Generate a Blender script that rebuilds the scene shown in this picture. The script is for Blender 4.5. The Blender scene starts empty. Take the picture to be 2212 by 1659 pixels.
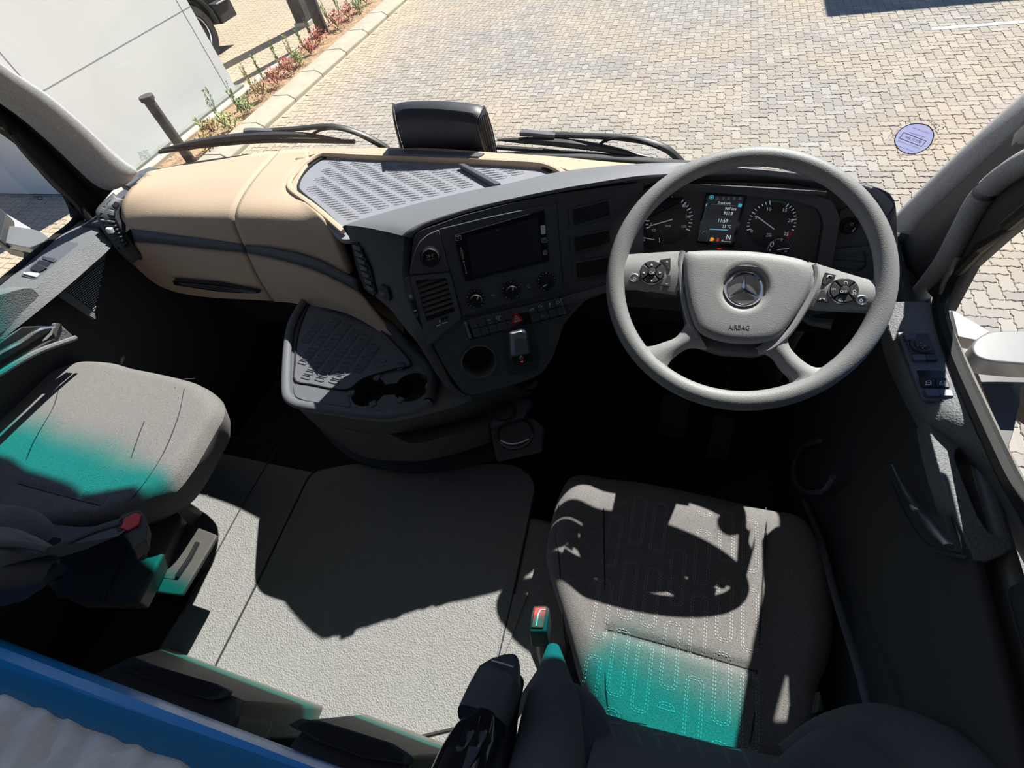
import bpy, bmesh, math, random
import numpy as np
from mathutils import Vector, Matrix
random.seed(7); RNG = np.random.default_rng(7)
C = bpy.context.scene.collection
SC = bpy.context.scene

# ------------------------------------------------------------------ camera
CZ = 3.1                                   # the eye is 3.1 m above the paving
F_PX = 1060.0
def _c(px, py): return np.array([px-1106.0, 829.5-py, -F_PX])
_F = _c(1626, -684); _F /= np.linalg.norm(_F)
_D = _c(1330, 1650); _D -= _F*_D.dot(_F); _D /= np.linalg.norm(_D)
_U = -_D; _R = np.cross(_F, _U)
MC = np.array([_R, _F, _U])                # camera axes -> world axes
EYE = np.array([0.0, 0.0, CZ])
cd = bpy.data.cameras.new('camera'); cam = bpy.data.objects.new('camera', cd); C.objects.link(cam)
cd.sensor_fit = 'HORIZONTAL'; cd.sensor_width = 36.0; cd.lens = 36.0*F_PX/2212.0
cd.clip_start = 0.02; cd.clip_end = 200
cam.matrix_world = Matrix.Translation(EYE) @ Matrix([[float(v) for v in r] for r in MC]).to_4x4()
SC.camera = cam

# ------------------------------------------------------------------ light and exposure
SC.view_settings.view_transform = 'Standard'; SC.view_settings.look = 'None'
SC.view_settings.exposure = 0.0; SC.view_settings.gamma = 1.0
SC.view_settings.use_curve_mapping = False
w = bpy.data.worlds.new('sky'); SC.world = w; w.use_nodes = True
nt = w.node_tree; nt.nodes.clear()
wo = nt.nodes.new('ShaderNodeOutputWorld'); bg = nt.nodes.new('ShaderNodeBackground')
tc = nt.nodes.new('ShaderNodeTexCoord'); sx = nt.nodes.new('ShaderNodeSeparateXYZ'); cr = nt.nodes.new('ShaderNodeValToRGB')
nt.links.new(tc.outputs['Generated'], sx.inputs[0]); nt.links.new(sx.outputs['Z'], cr.inputs[0])
cr.color_ramp.elements[0].position = 0.0; cr.color_ramp.elements[0].color = (0.62, 0.72, 0.86, 1)
cr.color_ramp.elements[1].position = 0.6; cr.color_ramp.elements[1].color = (0.20, 0.40, 0.90, 1)
nt.links.new(cr.outputs[0], bg.inputs[0]); bg.inputs[1].default_value = 0.48
nt.links.new(bg.outputs[0], wo.inputs[0])
SUNV = Vector((0.31, 0.86, 1.0)).normalized()
sd = bpy.data.lights.new('sun', 'SUN'); sun = bpy.data.objects.new('sun', sd); C.objects.link(sun)
sd.energy = 9.0; sd.angle = math.radians(0.53); sd.color = (1.0, 0.965, 0.90)
sun.rotation_euler = SUNV.to_track_quat('Z', 'Y').to_euler(); sun.location = (3, 6, 12)

# ------------------------------------------------------------------ pixel -> point on a real plane
A3 = lambda *v: np.array(v, float)
def ray(p):
    d = MC @ _c(*p); return d/np.linalg.norm(d)
def onx(p, x): d = ray(p); return EYE + d*(x/d[0])
def ony(p, y): d = ray(p); return EYE + d*(y/d[1])
def onh(p, h): d = ray(p); return EYE + d*(h/-d[2])       # h = metres below the eye
def P3(x, y, h): return A3(x, y, CZ-h)
def gp(p, z=0.0): return onh(p, CZ-z)
def wsy(x, h): u = (x+.63)/.98; return 1.165 - .17*u*u - .28*(.6-h)
def onws(p, off=0.0):                                      # on the curved windscreen
    y = 1.1
    for _ in range(12):
        q = ony(p, y); y = wsy(q[0], CZ-q[2]) + off
    return q
class PL:
    def __init__(s, o, n, up=(0, 0, 1)):
        s.o = np.array(o, float); s.n = np.array(n, float)/np.linalg.norm(n)
        s.u = np.cross(up, s.n); s.u /= np.linalg.norm(s.u); s.v = np.cross(s.n, s.u)
    def px(s, p, d=0.0):
        r = ray(p); t = (s.o+s.n*d-EYE).dot(s.n)/r.dot(s.n); return EYE + r*t
    def uv(s, P): P = np.asarray(P)-s.o; return (P.dot(s.u), P.dot(s.v))
    def pt(s, u, v, d=0.0): return s.o + s.u*u + s.v*v + s.n*d

# ------------------------------------------------------------------ materials
MT = {}
def mat(name, col, rough=.6, metal=0., bump=None, spec=.5, emit=None, noise=None, coat=0., sheen=0.):
    m = bpy.data.materials.new(name); m.use_nodes = True; n = m.node_tree.nodes; l = m.node_tree.links
    b = n['Principled BSDF']
    b.inputs['Base Color'].default_value = (*col, 1); b.inputs['Roughness'].default_value = rough
    b.inputs['Metallic'].default_value = metal; b.inputs['Specular IOR Level'].default_value = spec
    b.inputs['Coat Weight'].default_value = coat; b.inputs['Sheen Weight'].default_value = sheen
    if emit:
        b.inputs['Emission Color'].default_value = (*emit[0], 1); b.inputs['Emission Strength'].default_value = emit[1]
    t = n.new('ShaderNodeTexCoord')
    if noise:                                               # (scale, amount)
        z = n.new('ShaderNodeTexNoise'); z.inputs['Scale'].default_value = noise[0]; z.inputs['Detail'].default_value = 4
        l.new(t.outputs['Object'], z.inputs['Vector'])
        mp = n.new('ShaderNodeMapRange'); mp.inputs[1].default_value = .3; mp.inputs[2].default_value = .7
        mp.inputs[3].default_value = 1-noise[1]; mp.inputs[4].default_value = 1+noise[1]
        l.new(z.outputs['Fac'], mp.inputs[0])
        mx = n.new('ShaderNodeVectorMath'); mx.operation = 'SCALE'; mx.inputs[0].default_value = col
        l.new(mp.outputs[0], mx.inputs['Scale']); l.new(mx.outputs[0], b.inputs['Base Color'])
    if bump:                                                # (kind, scale, strength, distance)
        k, sc, st, di = bump
        if k == 'leather':
            z = n.new('ShaderNodeTexVoronoi'); z.inputs['Scale'].default_value = sc; o = z.outputs['Distance']
        else:
            z = n.new('ShaderNodeTexNoise'); z.inputs['Scale'].default_value = sc; z.inputs['Detail'].default_value = 3; o = z.outputs['Fac']
        l.new(t.outputs['Object'], z.inputs['Vector'])
        bp = n.new('ShaderNodeBump'); bp.inputs['Strength'].default_value = st; bp.inputs['Distance'].default_value = di
        l.new(o, bp.inputs['Height']); l.new(bp.outputs[0], b.inputs['Normal'])
    MT[name] = m; return m
mat('beige', (.56, .43, .315), .62, bump=('leather', 420, .35, .0008), spec=.3)
mat('hood', (.155, .16, .18), .55, bump=('leather', 520, .3, .0007), spec=.4)
mat('cheek', (.095, .098, .105), .6, bump=('leather', 420, .35, .0006), spec=.35)
mat('panel', (.085, .092, .108), .5, bump=('noise', 1500, .12, .0004), spec=.4)
mat('panel2', (.115, .122, .14), .5, bump=('noise', 1500, .12, .0004), spec=.4)
mat('black', (.022, .022, .026), .5, spec=.3)
mat('gloss', (.02, .021, .026), .12, spec=.5)
mat('rubber', (.02, .02, .021), .7, spec=.3)
mat('traymat', (.27, .275, .31), .55, bump=('noise', 900, .1, .0004), spec=.4)
mat('consolemat', (.13, .135, .15), .6, bump=('noise', 900, .1, .0004), spec=.35)
mat('console', (.12, .125, .14), .6, bump=('leather', 480, .3, .0006), spec=.35)
mat('consoledark', (.055, .057, .06), .65, bump=('leather', 480, .3, .0006), spec=.3)
mat('wheelskin', (.27, .27, .275), .48, bump=('leather', 700, .4, .0006), spec=.4)
mat('wheelhub', (.32, .32, .325), .52, bump=('leather', 750, .35, .0006), spec=.35)
mat('switchgrey', (.055, .057, .062), .4, spec=.5)
mat('chrome', (.82, .82, .84), .12, metal=1.)
mat('satin', (.62, .64, .67), .32, metal=1.)
mat('white', (.85, .85, .85), .5)
mat('print', (.80, .82, .85), .6); mat('backlit', (.5, .52, .55), .5, emit=((.8, .85, .95), .17))
mat('printdim', (.30, .31, .33), .6)
mat('red', (.62, .01, .015), .35)
mat('buckle', (.75, .045, .035), .35)
mat('fabric', (.20, .19, .185), .95, bump=('noise', 700, 1., .0016), spec=.1, noise=(520, .30), sheen=.15)
mat('fabricdark', (.125, .13, .145), .95, bump=('noise', 900, .5, .0012), spec=.1, noise=(700, .2), sheen=.1)
mat('stitch', (.42, .41, .42), .8)
mat('seam', (.03, .03, .032), .9)
mat('mat_floor', (.26, .257, .25), .82, bump=('leather', 300, .9, .0020), spec=.25, noise=(420, .14))
mat('foot', (.05, .05, .055), .85, bump=('noise', 300, .3, .001), spec=.2)
mat('frameplastic', (.075, .073, .068), .55, bump=('noise', 700, .15, .0005), spec=.35)
mat('boxplastic', (.15, .138, .120), .6, bump=('noise', 900, .2, .0005), spec=.3)
mat('boxtop', (.055, .060, .068), .55, bump=('noise', 900, .2, .0005), spec=.35)
mat('blue', (.02, .36, .95), .3, spec=.5)
mat('plastic_wrap', (.92, .90, .88), .3, bump=('noise', 30, .5, .01), spec=.6, coat=.4)
mat('doorgrey', (.17, .178, .185), .6, bump=('leather', 330, .7, .0012), spec=.3)
mat('doordark', (.07, .072, .074), .7, bump=('noise', 700, .2, .0005), spec=.25)
mat('pillar', (.38, .38, .39), .8, bump=('noise', 500, .4, .001), spec=.2, noise=(300, .15))
mat('seal', (.014, .014, .014), .6, spec=.3)
mat('headliner', (.44, .455, .48), .9)
mat('paint', (.20, .205, .205), .35, spec=.5)
mat('building', (.74, .75, .73), .5, noise=(.6, .03))
mat('plinth', (.26, .27, .24), .8, noise=(3, .15))
mat('post', (.075, .068, .062), .7, noise=(14, .35), bump=('noise', 40, .4, .004))
mat('kerb', (.42, .375, .29), .85, noise=(5, .10), bump=('noise', 60, .3, .003))
mat('concrete', (.47, .44, .38), .85, noise=(6, .10))
mat('soil', (.40, .26, .155), .95, noise=(7, .35), bump=('noise', 22, 1., .04))
mat('sand', (.56, .46, .33), .95, noise=(2.2, .18))
mat('leafgreen', (.20, .30, .10), .7); mat('leafpale', (.36, .42, .16), .7)
mat('leafred', (.45, .12, .08), .75); mat('leafbrown', (.40, .28, .12), .8)
mat('stem', (.20, .15, .09), .8)
mat('tyre', (.022, .022, .023), .8); mat('trucksteel', (.035, .036, .04), .45, spec=.5)
mat('whiteline', (.62, .62, .60), .7); mat('grate', (.10, .10, .10), .6)
mat('lcd_white', (.1, .1, .1), .5, emit=((.85, .88, .95), .62)); mat('lcd_blue', (.02, .05, .08), .5, emit=((.10, .55, .85), .6))
mat('lcd_orange', (.1, .05, 0), .5, emit=((1., .36, .02), .85)); mat('lcd_red', (.1, 0, 0), .5, emit=((.85, .03, .02), .55))
mat('lcd_bg', (.012, .014, .018), .25, emit=((.03, .034, .042), .35)); mat('lcd_grey', (.05, .055, .06), .4, emit=((.2, .26, .3), .25))
mat('green', (.03, .22, .11), .5); mat('orange', (.35, .17, .05), .5); mat('dial', (.03, .033, .042), .35)
mat('sticker', (.55, .56, .80), .5); mat('ink', (.02, .02, .03), .6); mat('stickerfilm', (.75, .70, .60), .5)
_sm = MT['sticker']; _t = _sm.node_tree.nodes.new('ShaderNodeBsdfTranslucent'); _t.inputs[0].default_value = (.75, .76, .95, 1)
_mx = _sm.node_tree.nodes.new('ShaderNodeMixShader'); _mx.inputs[0].default_value = .55; _sm.node_tree.links.new(_sm.node_tree.nodes['Principled BSDF'].outputs[0], _mx.inputs[1]); _sm.node_tree.links.new(_t.outputs[0], _mx.inputs[2]); _sm.node_tree.links.new(_mx.outputs[0], _sm.node_tree.nodes['Material Output'].inputs[0])
# paver: tone varies from paver to paver and with sandy stains in the yard
def paver_mat():
    m = mat('paver', (.5, .47, .43), .9, bump=('noise', 90, .5, .004), spec=.15); n = m.node_tree.nodes; l = m.node_tree.links
    b = n['Principled BSDF']; g = n.new('ShaderNodeNewGeometry'); oi = n.new('ShaderNodeObjectInfo')
    ad = n.new('ShaderNodeMath'); ad.operation = 'ADD'; l.new(g.outputs['Random Per Island'], ad.inputs[0]); l.new(oi.outputs['Random'], ad.inputs[1])
    fr = n.new('ShaderNodeMath'); fr.operation = 'FRACT'; l.new(ad.outputs[0], fr.inputs[0])
    r = n.new('ShaderNodeValToRGB'); e = r.color_ramp.elements
    e[0].position = 0; e[0].color = (.31, .287, .265, 1); e[1].position = 1; e[1].color = (.41, .378, .335, 1)
    x = e.new(.5); x.color = (.345, .315, .28, 1)
    l.new(fr.outputs[0], r.inputs[0])
    z = n.new('ShaderNodeTexNoise'); z.inputs['Scale'].default_value = .55; z.inputs['Detail'].default_value = 5
    l.new(g.outputs['Position'], z.inputs['Vector'])
    s = n.new('ShaderNodeMapRange'); s.inputs[1].default_value = .42; s.inputs[2].default_value = .66; s.inputs[3].default_value = 0.; s.inputs[4].default_value = .6
    l.new(z.outputs['Fac'], s.inputs[0])
    mx = n.new('ShaderNodeMix'); mx.data_type = 'RGBA'; mx.inputs[7].default_value = (.48, .38, .27, 1)
    l.new(s.outputs[0], mx.inputs[0]); l.new(r.outputs[0], mx.inputs[6])
    # sandy wheel tracks close to the kerb
    sp = n.new('ShaderNodeSeparateXYZ'); l.new(g.outputs['Position'], sp.inputs[0])
    k = n.new('ShaderNodeMapRange'); k.interpolation_type = 'SMOOTHSTEP'; k.inputs[1].default_value = -4.6; k.inputs[2].default_value = -6.9; k.inputs[3].default_value = 0.; k.inputs[4].default_value = .6
    l.new(sp.outputs['X'], k.inputs[0])
    m2 = n.new('ShaderNodeMix'); m2.data_type = 'RGBA'; m2.inputs[7].default_value = (.55, .43, .29, 1)
    l.new(k.outputs[0], m2.inputs[0]); l.new(mx.outputs[2], m2.inputs[6]); l.new(m2.outputs[2], b.inputs['Base Color'])
paver_mat()
def glass_mat(name, tint=(1, 1, 1), fac=.045):
    m = bpy.data.materials.new(name); m.use_nodes = True; n = m.node_tree.nodes; l = m.node_tree.links; n.clear()
    o = n.new('ShaderNodeOutputMaterial'); t = n.new('ShaderNodeBsdfTransparent'); g = n.new('ShaderNodeBsdfGlossy'); x = n.new('ShaderNodeMixShader')
    t.inputs[0].default_value = (*tint, 1); g.inputs['Roughness'].default_value = .02; x.inputs[0].default_value = fac
    l.new(t.outputs[0], x.inputs[1]); l.new(g.outputs[0], x.inputs[2]); l.new(x.outputs[0], o.inputs[0]); MT[name] = m; return m, t
glass_mat('glass', (.96, .98, .97), .03)
vm, vt = glass_mat('visor_glass', (1, 1, 1), .02)
_a = vm.node_tree.nodes.new('ShaderNodeVertexColor'); _a.layer_name = 'tint'; vm.node_tree.links.new(_a.outputs[0], vt.inputs[0])
glass_mat('sheer', (.96, .94, .90), .02)

# ------------------------------------------------------------------ object helpers
WL = {}
def wloc(o): return WL.get(o.name, np.zeros(3)) if o is not None else np.zeros(3)
def tag(o, label=None, cat=None, group=None, kind=None):
    if label: o['label'] = label
    if cat: o['category'] = cat
    if group: o['group'] = group
    if kind: o['kind'] = kind
    return o
def thing(name, loc, label, cat, group=None, kind=None, parent=None):
    o = bpy.data.objects.new(name, None); C.objects.link(o); o.empty_display_size = .05
    o.location = tuple(np.array(loc)-wloc(parent)); o.parent = parent; WL[o.name] = np.array(loc, float)
    return tag(o, label, cat, group, kind)
class G:
    def __init__(s): s.v = []; s.f = []
    def add(s, V, Fc):
        k = len(s.v); s.v += [tuple(map(float, p)) for p in V]; s.f += [tuple(i+k for i in f) for f in Fc]; return s
    def prism(s, pts, vec):                                # pts: world polygon, vec: extrusion
        n = len(pts); pts = [np.asarray(p, float) for p in pts]; vec = np.asarray(vec, float)
        s.add(pts+[p+vec for p in pts], [tuple(range(n)), tuple(range(2*n-1, n-1, -1))]+[(i, i+n, (i+1) % n+n, (i+1) % n) for i in range(n)]); return s
    def box(s, c, hx, hy, hz, ax=None):
        ax = np.eye(3) if ax is None else np.asarray(ax); c = np.asarray(c, float); V = []
        for i in (-1, 1):
            for j in (-1, 1):
                for k in (-1, 1): V.append(c+ax[0]*hx*i+ax[1]*hy*j+ax[2]*hz*k)
        s.add(V, [(0, 1, 3, 2), (4, 6, 7, 5), (0, 4, 5, 1), (2, 3, 7, 6), (0, 2, 6, 4), (1, 5, 7, 3)]); return s
    def tube(s, path, r, n=10, closed=False, flat=None):
        path = [np.asarray(p, float) for p in path]; m = len(path); V = []; up = np.array([0, 0, 1.])
        rr = r if hasattr(r, '__len__') else [r]*m
        for i, p in enumerate(path):
            a = path[(i-1) % m] if (closed or i) else p; b = path[(i+1) % m] if (closed or i < m-1) else p
            t = b-a; t /= np.linalg.norm(t)+1e-12
            x = np.cross(t, up if abs(t[2]) < .95 else np.array([1., 0, 0])); x /= np.linalg.norm(x); y = np.cross(x, t)
            for k in range(n):
                w_ = 2*math.pi*k/n; V.append(p+rr[i]*(math.cos(w_)*x+math.sin(w_)*y*(flat or 1)))
        Fc = []
        for i in range(m if closed else m-1):
            for k in range(n): Fc.append((i*n+k, ((i+1) % m)*n+k, ((i+1) % m)*n+(k+1) % n, i*n+(k+1) % n))
        if not closed: Fc += [tuple(range(n)), tuple(range(m*n-1, (m-1)*n-1, -1))]
        s.add(V, Fc); return s
    def lathe(s, o, ax, prof, n=32, cap=True):             # prof: [(radius, height)]
        o = np.asarray(o, float); ax = np.asarray(ax, float)/np.linalg.norm(ax)
        x = np.cross(ax, [0, 0, 1.] if abs(ax[2]) < .9 else [1., 0, 0]); x /= np.linalg.norm(x); y = np.cross(ax, x); V = []
        for r, h in prof:
            for k in range(n):
                w_ = 2*math.pi*k/n; V.append(o+ax*h+max(r, 1e-5)*(math.cos(w_)*x+math.sin(w_)*y))
        m = len(prof); Fc = [(i*n+k, i*n+(k+1) % n, (i+1)*n+(k+1) % n, (i+1)*n+k) for i in range(m-1) for k in range(n)]
        if cap: Fc += [tuple(range(n-1, -1, -1)), tuple(range((m-1)*n, m*n))]
        s.add(V, Fc); return s
    def grid(s, rows, closed=False):
        m = len(rows); n = len(rows[0]); V = [p for r in rows for p in r]
        Fc = [(i*n+k, i*n+(k+1) % n, (i+1)*n+(k+1) % n, (i+1)*n+k) for i in range(m-1) for k in range(n if closed else n-1)]
        s.add(V, Fc); return s
    def make(s, name, m, parent=None, bevel=0, seg=2, smooth=True, solid=0, sub=0, angle=40, **tg):
        me = bpy.data.meshes.new(name); o0 = wloc(parent)
        if parent is None and s.v:
            a = np.array(s.v); o0 = np.array([(a[:, 0].min()+a[:, 0].max())/2, (a[:, 1].min()+a[:, 1].max())/2, a[:, 2].min()])
        me.from_pydata([tuple(np.array(p)-o0) for p in s.v], [], s.f)
        bm = bmesh.new(); bm.from_mesh(me); bmesh.ops.recalc_face_normals(bm, faces=bm.faces); bm.to_mesh(me); bm.free()
        me.materials.append(MT[m] if isinstance(m, str) else m)
        o = bpy.data.objects.new(name, me); C.objects.link(o); o.parent = parent
        if parent is None: o.location = tuple(o0)
        WL[o.name] = o0
        if smooth:
            for p in me.polygons: p.use_smooth = True
        if solid:
            q = o.modifiers.new('s', 'SOLIDIFY'); q.thickness = abs(solid); q.offset = 1 if solid > 0 else -1
        if bevel:
            q = o.modifiers.new('b', 'BEVEL'); q.width = bevel; q.segments = seg; q.limit_method = 'ANGLE'; q.angle_limit = math.radians(angle); q.harden_normals = False
        if sub:
            q = o.modifiers.new('ss', 'SUBSURF'); q.levels = sub; q.render_levels = sub
        if smooth:
            try: me.set_sharp_from_angle(angle=math.radians(38))
            except Exception: pass
        tag(o, tg.get('label'), tg.get('cat'), tg.get('group'), tg.get('kind')); return o
def rs(pts, n, closed=False):                              # resample a smooth Catmull-Rom curve
    pts = [np.asarray(p, float) for p in pts]; m = len(pts); out = []
    segs = m if closed else m-1
    dense = []
    for i in range(segs):
        p1, p2 = pts[i], pts[(i+1) % m]; p0 = pts[(i-1) % m] if (closed or i) else 2*p1-p2; p3 = pts[(i+2) % m] if (closed or i < m-2) else 2*p2-p1
        for k in range(12):
            t = k/12; dense.append(.5*((2*p1)+(p2-p0)*t+(2*p0-5*p1+4*p2-p3)*t*t+(3*p1-p0-3*p2+p3)*t**3))
    dense.append(pts[0] if closed else pts[-1]); D_ = np.array(dense)
    L = np.concatenate([[0], np.cumsum(np.linalg.norm(np.diff(D_, axis=0), axis=1))])
    tt = np.linspace(0, L[-1], n, endpoint=not closed)
    return [np.array([np.interp(t, L, D_[:, k]) for k in range(D_.shape[1])]) for t in tt]
def lin(pts, n):                                           # resample a polyline
    D_ = np.array(pts, float); L = np.concatenate([[0], np.cumsum(np.linalg.norm(np.diff(D_, axis=0), axis=1))])
    return [np.array([np.interp(t, L, D_[:, k]) for k in range(D_.shape[1])]) for t in np.linspace(0, L[-1], n)]
def rpoly(pts, r, n=4):                                    # round the corners of a polygon (pixel or metre units)
    pts = [np.asarray(p, float) for p in pts]; out = []; m = len(pts)
    for i in range(m):
        a, b, c_ = pts[i-1], pts[i], pts[(i+1) % m]
        ra = min(r, .45*np.linalg.norm(a-b)); rb = min(r, .45*np.linalg.norm(c_-b))
        A = b+(a-b)/np.linalg.norm(a-b)*ra; B = b+(c_-b)/np.linalg.norm(c_-b)*rb
        for k in range(n+1):
            t = k/n; out.append((1-t)**2*A+2*t*(1-t)*b+t*t*B)
    return out
def pp(g, pl, pix, d0, d1):                                # pixel polygon on a plane, from depth d0 to d1 along its normal
    P = [pl.px(p, d1) for p in pix]; g.prism(P, -pl.n*(d1-d0)); return g
def plate(name, pl, outer, holes, d0, d1, m, parent, bevel=0., **tg):   # plate with real holes (2-D curve filled)
    cu = bpy.data.curves.new(name, 'CURVE'); cu.dimensions = '2D'; cu.fill_mode = 'BOTH'; cu.extrude = abs(d1-d0)/2
    if bevel: cu.bevel_depth = bevel; cu.bevel_resolution = 2; cu.offset = -bevel
    for poly in [outer]+holes:
        sp = cu.splines.new('POLY'); sp.points.add(len(poly)-1); sp.use_cyclic_u = True
        for q, p in zip(sp.points, poly): q.co = (p[0], p[1], 0, 1)
    t = bpy.data.objects.new('tmp', cu); me = bpy.data.meshes.new_from_object(t)
    dm = (d0+d1)/2; V = [pl.pt(v.co.x, v.co.y, dm+v.co.z) for v in me.vertices]; Fc = [tuple(p.vertices) for p in me.polygons]
    bpy.data.objects.remove(t); bpy.data.meshes.remove(me)
    g = G(); g.add(V, Fc); return g.make(name, m, parent, **tg)
FC = {}
def text_mesh(s, bold=False):
    if s not in FC:
        cu = bpy.data.curves.new('t', 'FONT'); cu.body = s; cu.align_x = 'LEFT'; cu.resolution_u = 2; cu.extrude = 0.0
        if bold: cu.offset = .012
        t = bpy.data.objects.new('tmp', cu); me = bpy.data.meshes.new_from_object(t)
        V = np.array([v.co[:] for v in me.vertices]) if len(me.vertices) else np.zeros((1, 3)); Fc = [tuple(p.vertices) for p in me.polygons]
        bpy.data.objects.remove(t); bpy.data.meshes.remove(me); V[:, 0] -= V[:, 0].min(); FC[s] = (V, Fc)
    return FC[s]
def txt(g, pl, s, a, b, d=.0006, hs=1.0, mirror=False):   # text whose baseline runs from pixel a to pixel b on the plane
    V, Fc = text_mesh(s); A = pl.px(a, d); B = pl.px(b, d); X = B-A; w_ = np.linalg.norm(X); X /= w_; Y = np.cross(pl.n, X)
    k = w_/max(V[:, 0].max(), 1e-6)
    xs = (V[:, 0].max()-V[:, 0]) if mirror else V[:, 0]
    g.add([A+X*x*k+Y*y*k*hs for x, y in zip(xs, V[:, 1])], Fc); return g
def stroke(g, pl, a, b, wpx, d=.0006, t=.0004):            # straight mark on a plane
    A = pl.px(a, d); B = pl.px(b, d); X = B-A; L = np.linalg.norm(X); X /= L; Y = np.cross(pl.n, X)
    k = np.linalg.norm(A-EYE)/F_PX*wpx/2
    g.prism([A-Y*k, B-Y*k, B+Y*k, A+Y*k], -pl.n*t); return g
def disc_px(pl, c, r, n=28, d=0.0):                        # circle in metres about a pixel centre
    o = pl.px(c, d); return [o+r*(math.cos(a)*pl.u+math.sin(a)*pl.v) for a in np.linspace(0, 2*math.pi, n, endpoint=False)]
def ringm(g, pl, o, r0, r1, n=28, a0=0, a1=2*math.pi, t=.0004):
    full = abs(a1-a0-2*math.pi) < 1e-6
    aa = np.linspace(a0, a1, n+1)
    for i in range(n):
        p = [o+r*(math.cos(a)*pl.u+math.sin(a)*pl.v) for r, a in ((r0, aa[i]), (r1, aa[i]), (r1, aa[i+1]), (r0, aa[i+1]))]
        g.add(p, [(0, 1, 2, 3)])
    return g
Z = lambda ox, oy, s: (lambda x, y: (ox+x/s, oy+y/s))      # coordinates read off an enlarged crop
z2 = Z(700, 180, 3.16); z3 = Z(1280, 300, 3.0722); z4 = Z(1700, 600, 4.3203); z5 = Z(870, 480, 6.1444)
z6 = Z(380, 0, 4.2538); z7 = Z(600, 600, 2.9892); z8 = Z(1350, 390, 7.3733); z9 = Z(1590, 390, 7.3733)
za = Z(0, 380, 4.6083); zb = Z(0, 1134, 3.16); zc = Z(500, 1134, 3.16); zd = Z(0, 720, 3.16); ze = Z(1650, 900, 2.1851)
zf = Z(1500, 0, 3.1067); zg = Z(1880, 230, 11.06); zh = Z(0, 0, 2.5721); zi = Z(1100, 980, 2.4438)

# ================================================================== OUTSIDE
ground = G().grid([[A3(x, y, -.008) for x in np.linspace(-26, 18, 12)] for y in np.linspace(-10, 40, 12)]).make('ground', 'sand', label='sandy ground under the block paving of the yard', cat='ground', kind='structure')
# interlocking pavers laid in herringbone; unit cell U
U_ = .098
def wave(t): t = t % 1.0; return np.interp(t, [0, .18, .32, .68, .82, 1], [0, .0, .085, -.085, 0, 0])
def paver_outline(i, j, horiz):
    wq, hq = (2, 1) if horiz else (1, 2); pts = []; ts = [0, .2, .32, .68, .8]
    for k in range(wq):
        for t in ts: pts.append((i+k+t, j+wave(t)))
    for k in range(hq):
        for t in ts: pts.append((i+wq+wave(t), j+k+t))
    for k in range(wq):
        for t in ts: pts.append((i+wq-k-t, j+hq+wave(1-t)))
    for k in range(hq):
        for t in ts: pts.append((i+wave(1-t), j+hq-k-t))
    c_ = np.array([i+wq/2, j+hq/2]); out = []
    for p in pts:
        dd = c_-np.array(p); out.append(np.array(p)+dd*(.045/max(abs(dd[0]), abs(dd[1]), .3)))
    return out
HB, VB = paver_outline(0, 0, True), paver_outline(0, 0, False)
def paver_mesh(outl):
    me = bpy.data.meshes.new('paver'); n = len(outl); c_ = np.mean(outl, axis=0)
    V = [(p[0]*U_, p[1]*U_, -.02) for p in outl]+[(p[0]*U_, p[1]*U_, -.003) for p in outl]+[((p[0]+(c_[0]-p[0])*.06)*U_, (p[1]+(c_[1]-p[1])*.06)*U_, 0) for p in outl]
    me.from_pydata(V, [], [(i, (i+1) % n, (i+1) % n+n, i+n) for i in range(n)]+[(i+n, (i+1) % n+n, (i+1) % n+2*n, i+2*n) for i in range(n)]+[tuple(range(2*n, 3*n))])
    me.materials.append(MT['paver']); return me
PMH, PMV = paver_mesh(HB), paver_mesh(VB)
BX = gp((503, 198))[0]; BYC = gp((507, 192))[1]
KX = gp((583, 272))[0]; KI = gp((544, 268))[0]; EDG = gp(z6(820, 760))[0]
def pproj(P):
    c_ = (np.asarray(P)-EYE)@MC; return (1106+F_PX*c_[0]/-c_[2], 829.5-F_PX*c_[1]/-c_[2], -c_[2])
cand = []
for j in range(int(1.2/U_), int(19/U_)):
    for i in range(int(-15/U_), int(7.0/U_)):
        m = (i-j) % 4
        if m not in (0, 3): continue
        x, y = i*U_, j*U_
        if x+.2 > KX and x < KX+.02 or KI-.9 < x < KX+.02 and x+.2 > EDG: continue
        if EDG-.02 < x+.2 and x < KX: continue
        if x < -8.4 and BYC-3.7 < y < 8.2: continue
        q = pproj((x+.1, y+.05, 0))
        if q[2] <= 0 or not (-60 < q[0] < 2280 and -50 < q[1] < 1250): continue
        if y < 2.2 and not x > 1.2: continue
        if q[2] > 24: continue
        cand.append((q[2], x, y, m, q))
def vis(q):                                                 # through the windscreen or the right side window
    px, py = q[0], q[1]
    if px > 2060: return py > 560 or py < 300
    if px < 170: return 285 < py < 530
    return py < 335 and px > 560
cand.sort(key=lambda c_: (not vis(c_[4]), c_[0]))
near = cand[:290]; rest = cand[290:]
for _, x, y, m, q in near:
    o = bpy.data.objects.new('paver', PMH if m == 0 else PMV); C.objects.link(o); o.parent = ground
    o.location = (x-WL['ground'][0], y-WL['ground'][1], random.uniform(-.0015, .0015)-WL['ground'][2])
VV = []; FF = []; k = 0
tmpl = {}
for key, me in ((0, PMH), (3, PMV)):
    tmpl[key] = (np.array([v.co[:] for v in me.vertices]), [tuple(p.vertices) for p in me.polygons])
for _, x, y, m, q in rest:
    V, Fc = tmpl[m]; n = len(V)//3; V = V[n:]
    VV.append(V+np.array([x, y, random.uniform(-.0015, .0015)])); FF += [tuple(i-n+k for i in f) for f in Fc[n:]]; k += len(V)
me = bpy.data.meshes.new('paving'); VV = np.concatenate(VV); me.from_pydata((VV-WL['ground']).tolist(), [], FF); me.materials.append(MT['paver'])
o = bpy.data.objects.new('paving', me); C.objects.link(o); o.parent = ground; o['kind'] = 'stuff'
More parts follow.
